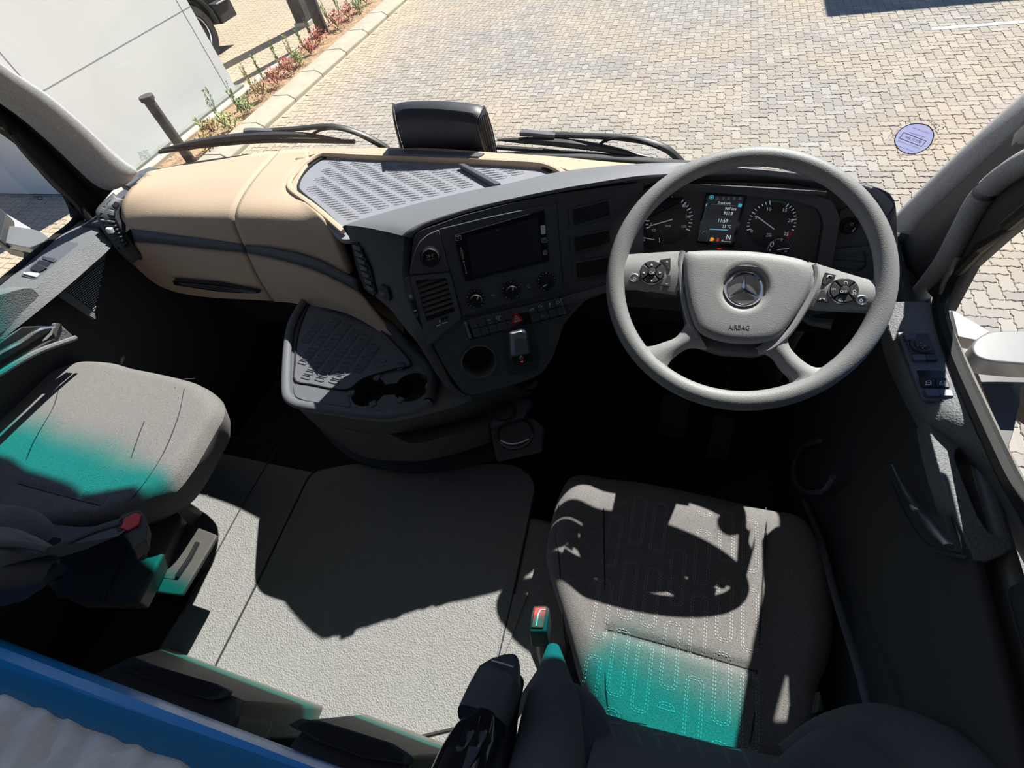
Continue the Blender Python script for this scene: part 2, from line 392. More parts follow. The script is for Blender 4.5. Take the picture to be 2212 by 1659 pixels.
# kerb of separate blocks
kerb = thing('kerb', (KX-.2, 8, 0), 'long cream concrete kerb of end to end blocks beside the planting bed', 'kerb')
jy = [gp(p)[1] for p in ((603, 222), (671, 167), (723, 123), (768, 75), (805, 42))]
st = float(np.mean(np.diff(jy))); y0 = jy[0]-4*st
for k in range(22):
    a = y0+k*st
    g = G().prism([A3(KX, a+.006, -.02), A3(KX, a+.006, .05), A3(KX-.11, a+.006, .12), A3(KI, a+.006, .12), A3(KI, a+.006, -.02)], (0, st-.012, 0))
    g.make('kerb_block', 'kerb', kerb, bevel=.012)
# planting bed, its thin edging and the strip with the drain
bed = G().grid([[A3(x, y, .045+.02*math.sin(9*x+5*y)*math.cos(7*y)) for x in np.linspace(EDG, KI, 10)] for y in np.linspace(3.0, 22, 120)]).make('planting_bed', 'soil', label='narrow bed of bare reddish soil between the kerb and the thin edging', cat='planting bed')
G().box(((EDG-.03), 12, .03), .03, 10, .055).make('bed_edging', 'kerb', label='thin pale concrete edging along the far side of the planting bed', cat='edging', bevel=.006)
# building
bl = thing('building', (BX-3, BYC-2, 0), 'large white panelled building with a dark plinth behind the bollard', 'building')
G().box((BX-3, BYC-1.82, 3.13), 3, 1.82, 3.1).make('wall_panel', 'building', bl)
G().box((BX-3+.08, BYC-1.82+.04, .01), 3.06, 1.86, .03).make('plinth', 'plinth', bl)
zs = onx((240, 111), BX)[2]
G().box((BX+.001, BYC-1.82, zs), .003, 1.82, .004).make('panel_joint', 'printdim', bl)
yv = onx((430, 86), BX)[1]
G().box((BX+.001, yv, 3.2), .003, .004, 3.1).make('panel_joint', 'printdim', bl)
yv = onx((25, 142), BX)[1]
G().box((BX+.001, yv, 3.2), .003, .004, 3.1).make('panel_joint', 'printdim', bl)
# drain beside the plinth
dr = thing('drain_channel', (BX+.28, 7, 0), 'slotted drain with dark grating in a pale concrete border by the plinth', 'drain')
G().box((BX+.42, 6.2, -.002), .26, 3.4, .014).make('border', 'concrete', dr, bevel=.004)
G().box((BX+.42, 6.2, .013), .085, 3.3, .002).make('channel', 'rubber', dr)
g = G()
for k in range(110): g.box((BX+.42, 2.95+k*.06, .018), .08, .017, .004)
g.make('grating_bars', 'grate', dr, kind='stuff')
# bollard and posts
bx, by = -7.42, 5.62
b = thing('bollard', (bx, by, 0), 'short round black bollard with a flat cap in front of the white building', 'bollard')
G().lathe((bx, by, 0), (0, 0, 1), [(.075, 0), (.075, .97)], 24).make('shaft', 'post', b)
G().lathe((bx, by, .95), (0, 0, 1), [(.098, 0), (.10, .012), (.10, .05), (.092, .06)], 24).make('cap', 'post', b)
p1 = gp((701, 76)); p = thing('steel_post', p1, 'tall round dark steel post rising from the edge of the planting bed', 'post')
G().lathe(p1, (0, 0, 1), [(.12, 0), (.12, 5)], 20).make('shaft', 'post', p)
G().lathe(p1, (0, 0, 1), [(.17, 0), (.17, .03)], 20).make('base_plate', 'post', p)
p2 = gp((668, 50)); p = thing('square_column', p2, 'thick square brown column left of the round post at top', 'column')
G().box(p2+A3(-.05, 0, 2.5), .16, .20, 2.5).make('shaft', 'post', p, bevel=.01)
G().box(p2+A3(-.05, 0, .04), .2, .24, .04).make('footing', 'concrete', p, bevel=.01)
# road line and paler slab
a, b_, c_, d_ = gp((2011, 66)), gp((2250, 47)), gp((2250, 41)), gp((2013, 60))
G().prism([q+A3(0, 0, .004) for q in (a, b_, c_, d_)], (0, 0, -.006)).make('painted_line', 'whiteline', ground, smooth=False)
# truck parked behind the building: its front wheel and bumper corner show
tx, ty = -10.35, 9.95
t = thing('parked_truck', (tx-1.2, ty, 0), 'dark truck mostly hidden behind the white building, wheel and step showing', 'truck')
g = G().lathe((tx-.32, ty, .52), (1, 0, 0), [(.30, 0), (.49, .01), (.52, .04), (.52, .26), (.49, .30), (.33, .31), (.30, .28)], 40); g.make('tyre', 'tyre', t)
rim = G().lathe((tx-.30, ty, .52), (1, 0, 0), [(.06, .20), (.12, .24), (.13, .14), (.24, .12), (.285, .26), (.30, .28), (.30, 0)], 40).make('wheel_rim', 'satin', t)
g = G()
for k in range(10):
    a = 2*math.pi*k/10; g.lathe((tx-.18, ty+.19*math.cos(a), .52+.19*math.sin(a)), (1, 0, 0), [(.035, 0), (.032, .06)], 10)
g.make('hand_holes', 'black', rim, kind='stuff')
g = G().grid([[A3(x, ty+.62*math.cos(a), .55+.62*math.sin(a)) for x in (tx-.5, tx-.2, tx+.02)] for a in np.linspace(-.1, 3.2, 18)]); g.make('mudguard', 'trucksteel', t, solid=.03)
G().box((tx-1.15, ty+.1, 1.9), 1.1, 1.15, .75).make('cab_body', 'trucksteel', t, bevel=.08, seg=3)
g = G().box((tx-.12, ty+1.02, .62), .13, .28, .17); g.make('step_box', 'trucksteel', t, bevel=.03)
G().box((tx-.05, ty+1.02, .80), .12, .24, .012).make('step_tread', 'satin', t, bevel=.004)
G().box((tx-1.1, ty+1.28, .75), 1.05, .10, .22).make('bumper', 'trucksteel', t, bevel=.05, seg=3)
# box truck ahead, outside the frame: its shadow lies across the top right of the yard
sh = gp((1790, 36)); k = 4.0; cx0, cy0 = sh[0]+.30*k, sh[1]+.85*k
t = thing('box_truck', (cx0+2.3, cy0+3, 0), 'tall box truck standing ahead whose straight shadow crosses the paving', 'truck')
G().box((cx0+2.4, cy0+3, 2.55), 2.4, 3, 1.45).make('cargo_box', 'paint', t, bevel=.05)
G().box((cx0+2.4, cy0+3, .80), 1.9, 2.9, .30).make('chassis', 'trucksteel', t, bevel=.03)
for sx_, sy_ in ((-1, .8), (-1, 5), (1, .8), (1, 5)):
    G().lathe((cx0+2.4+sx_*1.7-.15, cy0+sy_, .5), (1, 0, 0), [(.3, 0), (.48, .02), (.5, .06), (.5, .24), (.48, .28), (.3, .3)], 28).make('wheel', 'tyre', t)
# plants
def sapling(i, base, hgt, label):
    t = thing('sapling', base, label, 'plant', 'green saplings in a row along the planting bed edging')
    stems = G(); lv = G(); R_ = random.Random(40+i)
    for s in range(3):
        tip = base+A3(R_.uniform(-.07, .07), R_.uniform(-.07, .07), hgt*R_.uniform(.65, 1.)); mid = (base+tip)/2+A3(R_.uniform(-.03, .03), 0, 0)
        path = rs([base, mid, tip], 6); stems.tube(path, [.007, .006, .005, .004, .003, .002], 5)
        for k in range(26):
            u = R_.uniform(.25, 1.0); q = base*(1-u)+tip*u; a = R_.uniform(0, 6.28); d = A3(math.cos(a), math.sin(a), R_.uniform(.6, 1.5)); d /= np.linalg.norm(d)
            w_ = np.cross(d, [0, 0, 1.]); w_ /= np.linalg.norm(w_)+1e-9; L = R_.uniform(.04, .075)
            lv.add([q, q+d*L*.5+w_*.011, q+d*L, q+d*L*.5-w_*.011], [(0, 1, 2, 3)])
    stems.make('stem', 'stem', t); lv.make('foliage', 'leafgreen' if i % 3 else 'leafpale', t, smooth=False, kind='stuff')
names = ['nearest to the bollard', 'second along from the bollard', 'beside the plinth corner', 'third past the plinth corner, tall and thin', 'leaning one past the building corner', 'bushier one past the building corner',
         'single thin one before the column', 'pair of stems below the square column', 'beneath the round post', 'just beyond the round post', 'second beyond the round post', 'farthest at the top edge']
sp_px = [(448, 295), (481, 268), (517, 237), (550, 200), (575, 182), (609, 148), (634, 129), (658, 108), (675, 85), (714, 54), (733, 30), (754, 14)]
for i, (q, nm) in enumerate(zip(sp_px, names)):
    sapling(i, gp(q, .05), [.32, .55, .45, .62, .5, .55, .42, .5, .42, .6, .6, .5][i], 'thin green sapling in the bed, '+nm)
def shrub(i, base, m, r, label):
    t = thing('low_shrub', base, label, 'plant', 'low bushy plants in the planting bed'); lv = G(); R_ = random.Random(90+i); stm = G()
    for k in range(7):
        a = R_.uniform(0, 6.28); stm.tube([base, base+A3(math.cos(a)*r*.6, math.sin(a)*r*.6, r*.9)], .006, 5)
    for k in range(190):
        a = R_.uniform(0, 6.28); e = R_.uniform(.1, 1.5); rr = r*R_.uniform(.35, 1.)
        q = base+A3(math.cos(a)*math.cos(e)*rr, math.sin(a)*math.cos(e)*rr, math.sin(e)*rr*1.1+.01); d = A3(R_.gauss(0, 1), R_.gauss(0, 1), R_.uniform(.2, 1.5)); d /= np.linalg.norm(d)
        w_ = np.cross(d, [0.3, 0.1, 1.]); w_ /= np.linalg.norm(w_)+1e-9; L = R_.uniform(.04, .07)
        lv.add([q, q+d*L*.5+w_*.013, q+d*L, q+d*L*.5-w_*.013], [(0, 1, 2, 3)])
    stm.make('stem', 'stem', t); lv.make('foliage', m, t, smooth=False, kind='stuff')
sh_z = [(320, 1370, 'leafbrown', .2), (350, 1215, 'leafbrown', .16), (510, 1185, 'leafpale', .2), (660, 1030, 'leafgreen', .18), (800, 890, 'leafbrown', .2), (935, 775, 'leafred', .22), (1045, 665, 'leafred', .2),
        (1140, 590, 'leafpale', .17), (1240, 490, 'leafred', .2), (1325, 390, 'leafred', .22), (1490, 250, 'leafred', .24), (1590, 165, 'leafred', .22), (1690, 95, 'leafgreen', .2), (1750, 30, 'leafred', .22)]
desc = {'leafbrown': 'brownish', 'leafpale': 'yellow green', 'leafgreen': 'green', 'leafred': 'red leaved'}
wh = ['under the wiper blade', 'left of the wiper head', 'above the wiper head', 'beside the second sapling', 'beside the drain end', 'level with the building corner', 'past the building corner', 'half way up the bed', 'below the square column', 'at the foot of the round post', 'just beyond the round post', 'second beyond the round post', 'third beyond the round post', 'last at the top of the frame']
for i, (zx, zy, m, r) in enumerate(sh_z): shrub(i, gp(z6(zx, zy), .066), m, r*1.1, desc[m]+' low shrub in the bed, '+wh[i])

# ================================================================== CAB SHELL
KR = 1.10
XL, XR = -1.66, .385*1.10                                       # window lines of the doors
TUN = 1.22                                                  # engine tunnel top below the eye
FLO = 1.50
G().box((-.63, .1, CZ-FLO-.03), 1.15, 1.25, .03).make('floor', 'foot', kind='structure', label='dark rubber covered lower floor of the cab', cat='floor')
# engine tunnel with light grained covering
def tpt(p): return onh(p, TUN)
tl = -.928*TUN; tr = -.229*TUN
tun = thing('engine_tunnel', (-.75, .1, CZ-FLO), 'raised floor between the seats in light grained covering with lidded panel', 'floor cover')
g = G().prism([P3(-1.60, .45, TUN), P3(-.13, .45, TUN), P3(-.13, -.75, TUN), P3(tl, -.75, TUN), P3(tl, .11, TUN), P3(-1.60, .11, TUN)], (0, 0, -(FLO-TUN))); g.make('cover', 'mat_floor', tun, bevel=.012)
lid = rpoly([(690, 1012), (850, 1000), (1050, 1000), (1135, 1005), (1160, 1040), (1150, 1110), (1085, 1400), (1060, 1500), (700, 1600), (420, 1540), (470, 1430), (566, 1240), (650, 1060)], 30)
lid3 = [onh(p, TUN-.003) for p in rpoly([(672, 1018), (760, 1000), (1040, 1000), (1120, 1003), (1160, 1040), (1112, 1270), (1081, 1405), (1040, 1560), (700, 1640), (400, 1575), (468, 1433), (563, 1245)], 26)]
G().prism(lid3, (0, 0, -.01)).make('lid', 'mat_floor', tun, bevel=.003)
g = G().tube([q+A3(0, 0, -.0005) for q in lid3], .0032, 6, closed=True); g.make('joint', 'seam', tun)
g = G().tube([onh(p, TUN-.001) for p in (zd(1890, 780), zd(1640, 1200), zd(1400, 1640), (420, 1270), (395, 1325))], .0022, 6); g.make('fold_line', 'frameplastic', tun)
g = G().tube([onh(p, TUN-.001) for p in (zd(1440, 680), zd(1650, 720), zd(1890, 775))], .002, 6); g.make('fold_line', 'seam', tun)
G().prism([onh((1092, 1281), TUN-.005), onh((1140, 1285), TUN-.005), onh((1092, 1410), TUN-.005), onh((1070, 1440), TUN-.005)], (0, 0, -.01)).make('edge_cover', 'mat_floor', tun, bevel=.002)
# roof, back wall, front wall under the dash, door skins
G().box((-.63, .12, CZ+.62), 1.17, 1.17, .03).make('ceiling', 'headliner', kind='structure', label='pale cab roof lining above the view', cat='ceiling')
G().box((-.63, -1.03, 2.4), 1.17, .03, 1.3).make('wall_back', 'headliner', kind='structure', label='pale rear wall of the cab behind the bunk', cat='wall')
xw = np.linspace(-1.62, .47, 40); hw_ = np.interp(xw, [.27, .36], [.625, .72])
G().grid([[A3(x, wsy(x, .62)-.012, CZ-h) for x, h in zip(xw, hw_)], [A3(x, 1.13, CZ-.85) for x in xw], [A3(x, 1.13, CZ-1.6) for x in xw]]).make('wall_front', 'doordark', solid=.02, kind='structure', label='dark front bulkhead below the windscreen', cat='wall')
hdr = G()
SX = [-1.75, -.82, -.72, .22, .265, .565]
xs = np.linspace(-1.75, .60, 90)
hh = np.interp(xs, SX, [-.17, -.19, -.26, -.30, .0, -.07]); ww = np.interp(xs, SX, [.17, .17, .075, .075, .21, .21])  # unseen lower edges shaped to place teal light and shade on seats and floor
hh = np.convolve(np.pad(hh, 3, mode='edge'), np.ones(7)/7, 'valid')
g = G().grid([[A3(x, 1.20, CZ-h+w_) for x, h, w_ in zip(xs, hh, ww)], [A3(x, 1.20, CZ+.72) for x in xs]]); g.make('wall_header', 'headliner', solid=.02, kind='structure', label='cab header panel above the windscreen', cat='wall')
# sun visor of tinted acrylic (lower edge above the view), colour in the pigment attribute
rows = []; cols = []
NR = 16
for r in range(NR+1):
    u = r/NR; rows.append([A3(x, 1.205, CZ-h+w_*1.15*u) for x, h, w_ in zip(xs, hh, ww)])
    s = min(1, u/.62); s = s*s*(3-2*s); cols.append([(1-s)*1+s*.02, (1-s)+s*.78, (1-s)+s*.74])
sv = G().grid(rows).make('sun_visor', 'visor_glass', label='teal tinted sun visor strip above the windscreen', cat='sun visor')
ca = sv.data.color_attributes.new('tint', 'FLOAT_COLOR', 'POINT')
for r in range(NR+1):
    for k in range(len(xs)): ca.data[r*len(xs)+k].color = (*cols[r], 1)
# windscreen
rows = [[A3(x, wsy(x, h), CZ-h) for x in np.linspace(-1.56, .42, 30)] for h in np.linspace(.66, -.45, 16)]
G().grid(rows).make('window_1', 'glass', kind='structure', label='large curved windscreen', cat='window')
# side window glass
def door_shell(side):
    x = XL-.03 if side < 0 else XR+.03; nm = 'left' if side < 0 else 'right'
    d = thing('door_1' if side < 0 else 'door_2', (x, .3, CZ-FLO), ('passenger' if side < 0 else 'driver')+' door with grained grey ledge, window glass and pull handle', 'door', kind='structure')
    ys_, yhh = (.08, .88) if side > 0 else (.20, 1.0)
    g = G().box((x-.010*side, ys_, CZ-1.16), .012, yhh, .44); g.make('door_skin', 'paint', d, bevel=.01)
    G().grid([[A3(x+side*.01, y, CZ-h) for y in (-.55, .1, .95)] for h in (.68, .1, -.4)]).make('glass', 'glass', d)
    tz = -.42 if side > 0 else .40  # driver window head set low, out of view, to shade the seat
    yc, yh = (-.10, .80) if side > 0 else (.10, .90)
    G().box((x, yc, CZ+(tz+.6)/2), .03, yh, (.6-tz)/2).make('upper_frame', 'doordark', d, bevel=.01)
    G().box((x, -.70 if side < 0 else -.35, CZ-.1), .03, .30 if side < 0 else .65, .62).make('rear_frame', 'doordark', d, bevel=.01)  # driver side one lengthened, unseen, to keep sun off the bolsters
    return d
dL = door_shell(-1); dR = door_shell(1)

# ================================================================== LEFT PILLAR, RIGHT PILLAR
def strip(name, m, parent, rowsA, rowsB, thick, n=14, **kw):
    return G().grid([rs(rowsA, n), rs([(a+b)/2 for a, b in zip(rowsA, rowsB)], n), rs(rowsB, n)]).make(name, m, parent, solid=thick, **kw)
pilL = thing('trim_1', (-1.58, .9, CZ-.6), 'left windscreen pillar with grained grey trim and dark rubber seals', 'pillar', kind='structure')
A_ = [onx(p, x) for p, x in (((-260, -70), -1.56), ((0, 135), -1.555), ((100, 200), -1.55), ((200, 285), -1.54), ((262, 342), -1.52), ((312, 372), -1.49))]
B_ = [onx(p, x) for p, x in (((-260, 60), -1.60), ((0, 218), -1.60), ((80, 280), -1.60), ((150, 345), -1.60), ((205, 398), -1.59), ((243, 412), -1.57))]
Mi = [(a+b)/2+A3(.012, -.012, 0) for a, b in zip(A_, B_)]
G().grid([rs(A_, 16), rs(Mi, 16), rs(B_, 16)]).make('pillar_trim', 'pillar', pilL, solid=.02, sub=1)
C_ = [onx(p, x) for p, x in (((-260, 130), -1.64), ((0, 262), -1.64), ((60, 320), -1.64), ((120, 385), -1.64), ((165, 430), -1.64), ((200, 478), -1.63))]
D_ = [onx(p, x) for p, x in (((-260, 160), -1.66), ((0, 288), -1.66), ((60, 345), -1.66), ((110, 400), -1.66), ((140, 430), -1.66), ((152, 470), -1.66))]
G().grid([rs(B_, 16), rs([b*.5+c*.5+A3(-.02, .02, 0) for b, c in zip(B_, C_)], 16), rs(C_, 16), rs(D_, 16)]).make('door_seal', 'seal', pilL, solid=.03)
G().tube(rs([c+A3(.01, -.01, 0) for c in C_], 20), .011, 8).make('rubber_lip', 'seal', pilL)
pilR = thing('trim_2', (.42, .9, CZ-.6), 'right windscreen pillar with grained grey trim and dark recess', 'pillar', kind='structure')
A_ = [P3(.47, .87, -.45)]+[onx(p, x*1.09) for p, x in (((2500, -110), .455), ((2212, 178), .42), ((2120, 268), .41), ((2030, 355), .40), ((1940, 445), .39), ((1900, 490), .385))]
B_ = [P3(.475, .76, -.45)]+[onx(p, x*1.09) for p, x in (((2500, -20), .43), ((2212, 268), .405), ((2130, 345), .40), ((2050, 420), .395), ((1965, 500), .385), ((1930, 560), .38))]
G().grid([rs(A_, 16), rs([(a+b)/2+A3(-.01, -.012, 0) for a, b in zip(A_, B_)], 16), rs(B_, 16)]).make('pillar_trim', 'pillar', pilR, solid=.02, sub=1)
C_ = [P3(.47, .56, -.45)]+[onx(p, x*1.09) for p, x in (((2500, 200), .40), ((2212, 462), .40), ((2130, 530), .40), ((2080, 580), .40), ((2050, 625), .395), ((2036, 668), .39))]
G().grid([rs(B_, 16), rs([b*.55+c*.45+A3(0, .02, 0) for b, c in zip(B_, C_)], 16), rs(C_, 16)]).make('door_seal', 'doordark', pilR, solid=.02)
C2 = [c+A3(.015, .01, 0) for c in C_]
G().tube(rs([c+A3(-.004, 0, 0) for c in C_], 20), .009, 8).make('rubber_lip', 'seal', pilR)
hb = [onx(p, .425) for p in ((2400, 275), (2212, 352), (2125, 420), (2078, 500), (2040, 570), (1985, 640))]
gh = G().tube(rs(hb, 30), .0165, 12).make('grab_handle', 'pillar', label='thick grey grab handle curving along the right windscreen pillar', cat='grab handle')

# ================================================================== DASHBOARD
dash = thing('dashboard', (-.63, .95, CZ-1.1), 'wide dashboard, beige on the passenger side and black angled instrument cockpit', 'dashboard')
# beige pads: rows from the windscreen edge over the top and down the face; columns left to right
def col(top, edge, low):                                   # pixels, with their own real depths
    return top, edge, low
Pfront = [onh((312, 372), .570), onh((400, 352), .570), onh((500, 338), .571), onh((595, 326), .572)]
def dtop(pf, ye, he, yb, hb2, x0=None):
    pass
# left pad (in front of the passenger) and its neighbour, as section curves
cols_px = [ # front (windscreen), top mid, terminator, strip top, with y of the face
 ((318, 371), (272, 420), (262, 468), (283, 497)),
 ((405, 352), (370, 410), (352, 466), (362, 512)),
 ((498, 338), (452, 400), (430, 466), (446, 522)),
 ((600, 326), (535, 400), (503, 468), (524, 531))]
def section(c, h0=.572, h1=.585, yt=.835, yf=.815):
    a = onh(c[0], h0); b_ = onh(c[1], (h0+h1)/2-.002); t = ony(c[2], yt); f = ony(c[3], yf); return [a, b_, t, f]
S1 = [section(c) for c in cols_px]
sec1 = [rs(s, 22) for s in S1]; rows = [rs([sec1[j][i] for j in range(4)], 24) for i in range(22)]
G().grid(rows).make('upper_pad', 'beige', dash, solid=-.02, label='beige grained pad at the passenger end')
cols2 = [((604, 325), (539, 400), (507, 468), (528, 533)),
         ((660, 322), (600, 395), (575, 470), (600, 548)),
         ((690, 330), (622, 402), (650, 478), (672, 566)),
         ((700, 338), (634, 420), (700, 488), (735, 590))]
S2 = [section(cols2[0]), section(cols2[1], .573, .588, .83, .81), [onh((664, 330), .573), onh((628, 398), .583), ony((655, 474), .815), ony((682, 568), .79)],
      [onh((668, 342), .575), onh((640, 412), .583), ony((705, 482), .79), ony((755, 592), .765)]]
sec2 = [rs(s, 22) for s in S2]; rows = [rs([sec2[j][i] for j in range(4)], 24) for i in range(22)]
G().grid(rows).make('upper_pad', 'beige', dash, solid=-.02, label='beige grained pad wrapping round the ribbed tray')
# dark inlay strip and lower covers
def band(pt, pb, yt, yb, n=24):
    return [rs([ony(p, y) for p, y in zip(pt, yt)], n), rs([ony(p, y) for p, y in zip(pb, yb)], n)]
t1 = [(283, 497), (362, 508), (446, 519), (524, 530)]; t2 = [(290, 521), (366, 528), (446, 537), (530, 545)]
r_ = band(t1, t2, [.812]*4, [.81]*4); G().grid(r_).make('inlay_strip', 'panel2', dash, solid=-.01)
t1 = [(528, 531), (600, 541), (680, 563), (768, 606)]; t2 = [(534, 546), (604, 560), (690, 586), (775, 628)]
r_ = band(t1, t2, [.812, .80, .78, .755], [.81, .795, .775, .75]); G().grid(r_).make('inlay_strip', 'panel2', dash, solid=-.01)
def lower(top, bot, yt, yb, lab):
    a = rs([ony(p, y) for p, y in zip(top, yt)], 24); c = rs([ony(p, y) for p, y in zip(bot, yb)], 24)
    m1 = [p*.5+q*.5+A3(0, -.006, 0) for p, q in zip(a, c)]; e = [q+A3(0, .10, -.03) for q in c]
    secs = [rs([a[i], m1[i], c[i]], 10)+[e[i]] for i in range(24)]
    return G().grid([[secs[j][i] for j in range(24)] for i in range(11)]).make('lower_cover', 'beige', dash, solid=-.012, label=lab)
lower([(291, 522), (366, 529), (446, 538), (530, 546)], [(286, 571), (345, 618), (430, 640), (588, 650)], [.814]*4, [.80, .80, .80, .80], 'beige glovebox cover with dark slot')
lower([(534, 547), (604, 561), (690, 587), (775, 629)], [(592, 652), (640, 656), (760, 682), (900, 772)], [.814, .80, .78, .755], [.80, .78, .72, .66], 'beige cover beside the cockpit')
slot = [ony(p, .786) for p in rpoly([(372, 606), (388, 607), (470, 614), (563, 633), (540, 634), (470, 630), (376, 616)], 4)]
G().prism(slot, (0, .012, 0)).make('slot', 'gloss', dash)
g = G()
for k in range(3): g.tube([ony((386+k*4, 611+k*2.2), .783), ony((470, 619+k*3.4), .783), ony((552, 631+k*1.2), .783)], .0012, 5)
g.make('slot_ribs', 'panel2', dash)
# beige rail along the windscreen, around the tray
TR = .588
def th(p, h=TR): return onh(p, h)
rail_o = [(596, 325), (660, 321), (760, 320), (850, 319), (950, 321), (1075, 330), (1200, 338), (1300, 348), (1400, 356)]
rail_i = [(640, 345), (690, 331), (760, 333), (850, 337), (950, 341), (1075, 346), (1160, 351), (1200, 358), (1240, 372)]
ro = rs([onh(p, .574) for p in rail_o], 40); ri = rs([onh(p, .574) for p in rail_i], 40); rb = [p+A3(0, -.004, -.02) for p in ri]
G().grid([[p+A3(0, .03, -.03) for p in ro], ro, ri, rb]).make('windscreen_rail', 'beige', dash, solid=-.008, label='beige rail under the windscreen')
tray = rpoly([(700, 331), (716, 330), (850, 339), (1000, 344), (1100, 350), (1165, 354), (1215, 372), (1240, 392), (1100, 470), (735, 520), (640, 412), (622, 392), (640, 374)], 16)
G().prism([th(p) for p in tray], (0, 0, -.012)).make('ribbed_tray_mat', 'traymat', dash, bevel=.002)
tw = [onh(p, .578) for p in [(742, 500), (680, 447), (632, 412), (624, 395), (636, 376), (664, 350), (700, 331), (760, 331), (850, 337), (1000, 342), (1100, 348), (1165, 352), (1205, 366), (1225, 382)]]
G().tube(rs(tw, 60), .0075, 8, flat=.7).make('tray_lip', 'beige', dash)
tw2 = [onh(p, .586) for p in [(738, 492), (690, 447), (648, 412), (645, 398), (652, 380), (676, 355), (710, 338), (760, 338), (850, 344), (1000, 349), (1100, 354), (1155, 358), (1190, 370)]]
G().tube(rs(tw2, 60), .0035, 8).make('tray_gasket', 'rubber', dash)
def pill(g, o, ux, uy, L, W, w_, t):                       # raised rounded loop on a mat
    n = 5; pts = []
    for s, cxx in ((1, L/2-W/2), (-1, -(L/2-W/2))):
        for k in range(n):
            a = -math.pi/2+math.pi*k/(n-1); pts.append(o+ux*(cxx+s*W/2*math.cos(a))+uy*(s*W/2*math.sin(a)))
    g.tube(pts, w_, 4, closed=True, flat=.8)
tp = [onh(p, TR) for p in [(715, 345), (1160, 362), (1130, 378), (1070, 396), (1000, 408), (890, 436), (750, 478), (728, 470), (655, 402)]]
def inside(P, poly):
    x, y = P[0], P[1]; c_ = False; n = len(poly)
    for i in range(n):
        x1, y1 = poly[i][0], poly[i][1]; x2, y2 = poly[i-1][0], poly[i-1][1]
        if (y1 > y) != (y2 > y) and x < (x2-x1)*(y-y1)/(y2-y1)+x1: c_ = not c_
    return c_
o0 = onh((700, 350), TR); ux = onh((712, 455), TR)-onh((735, 438), TR); ux = A3(.42, 1, 0); ux /= np.linalg.norm(ux)
# loops lie along ux; columns repeat sideways, rows staggered as in the moulded mat
g = G(); lx = A3(1, 0, 0); dr_ = onh((700, 372), TR)-onh((672, 391), TR)
uL = onh((735, 372), TR)-onh((705, 392), TR); Lp = np.linalg.norm(uL); uL /= Lp; uN = np.cross([0, 0, 1.], uL)
q_ = lambda x, y: th((850+x, 400+y))-th((850, 400))
vS = q_(6.9, 4.1); vU = q_(27.4, -12.7); vP = q_(27, -5); Lp = np.linalg.norm(vP)*.92; vP = vP/np.linalg.norm(vP); vN = np.cross([0, 0, 1.], vP); Wp = abs(vS.dot(vN))*.74
for i in range(-60, 70):
    for j in range(-14, 16):
        P = th((850, 400))+vS*i+vU*j-vS*(2*j)+A3(0, 0, .0004)
        if inside(P+vP*Lp*.5, tp) and inside(P-vP*Lp*.5, tp): pill(g, P, vP, vN, Lp, Wp, .0008, 0)
g.make('grip_ribs', 'traymat', dash, smooth=True, kind='stuff')
dv = [onh(p, .575) for p in ((988, 353), (1003, 352), (1082, 394), (1068, 399))]
G().prism(dv, (0, 0, -.012)).make('divider_bar', 'panel', dash, bevel=.003)
# dark end cap left of the beige pad with the side vent
ec = [onh(p, .572) for p in ((350, 363), (318, 371), (275, 402), (255, 396), (285, 375), (322, 360))]
G().prism(ec, (0, 0, -.02)).make('end_cap', 'panel2', dash, bevel=.003)
vL = thing('side_air_vent', (-1.53, .8, CZ-.65), 'passenger side air vent', None, parent=dash); vL.pop('label', None)
side_o = rs([onx(p, -1.535) for p in (za(1130, 165), za(1020, 260), za(950, 360), za(990, 480), za(1090, 650), za(1200, 780), za(1310, 880))], 26)
side_i = rs([onx(p, -1.505) for p in (za(1265, 235), za(1200, 310), za(1190, 400), za(1240, 530), za(1310, 660), za(1400, 770), za(1390, 800))], 26)
side_m = [(a+b)/2+A3(.004, -.010, .004) for a, b in zip(side_o, side_i)]
bz = G().grid([side_o, [a*.8+b*.2+A3(0, -.006, .003) for a, b in zip(side_o, side_i)], side_m, [a*.2+b*.8+A3(0, -.006, .003) for a, b in zip(side_o, side_i)], side_i]).make('bezel', 'panel', vL, solid=-.02)
def vq(u0, u1, s0, s1, d=.004):
    def at(u, s):
        i = u*25; k = int(min(i, 24)); f = i-k; a = side_o[k]*(1-f)+side_o[k+1]*f; b = side_i[k]*(1-f)+side_i[k+1]*f; return a*(1-s)+b*s+A3(.002, -.008-d, .004)
    return [at(u0, s0), at(u0, s1), at(u1, s1), at(u1, s0)]
G().prism(vq(.36, .78, .28, .9, .0015), (0, .004, 0)).make('louvre_back', 'gloss', vL)
for k in range(7): G().prism(vq(.385+k*.055, .405+k*.055, .30, .88, .005), (0, .005, 0)).make('slat', 'panel', vL, bevel=.001)
G().prism(vq(.47, .54, .45, .72, .012), (0, .01, 0)).make('vent_tab', 'print', vL, bevel=.002)
G().prism(vq(.10, .17, .35, .92, .0015), (0, .004, 0)).make('demister_slot', 'gloss', vL)
G().prism(vq(.22, .30, .30, .9, .0015), (0, .004, 0)).make('grille_back', 'gloss', vL)
for k in range(3): G().prism(vq(.235+k*.025, .245+k*.025, .3, .9, .004), (0, .004, 0)).make('slat', 'panel2', vL)

G().prism([P3(-1.53, .80, .60), P3(-1.65, .79, .62), P3(-1.65, 1.0, .62), P3(-1.53, 1.02, .60)], (0, 0, -.06)).make('corner_panel', 'panel', dash)
# ---- cockpit panel plane
nrm = np.array([-.6, -1.0, -(-.53)])                       # plane y = .74+.6(x+.426)-.53(h-.56)
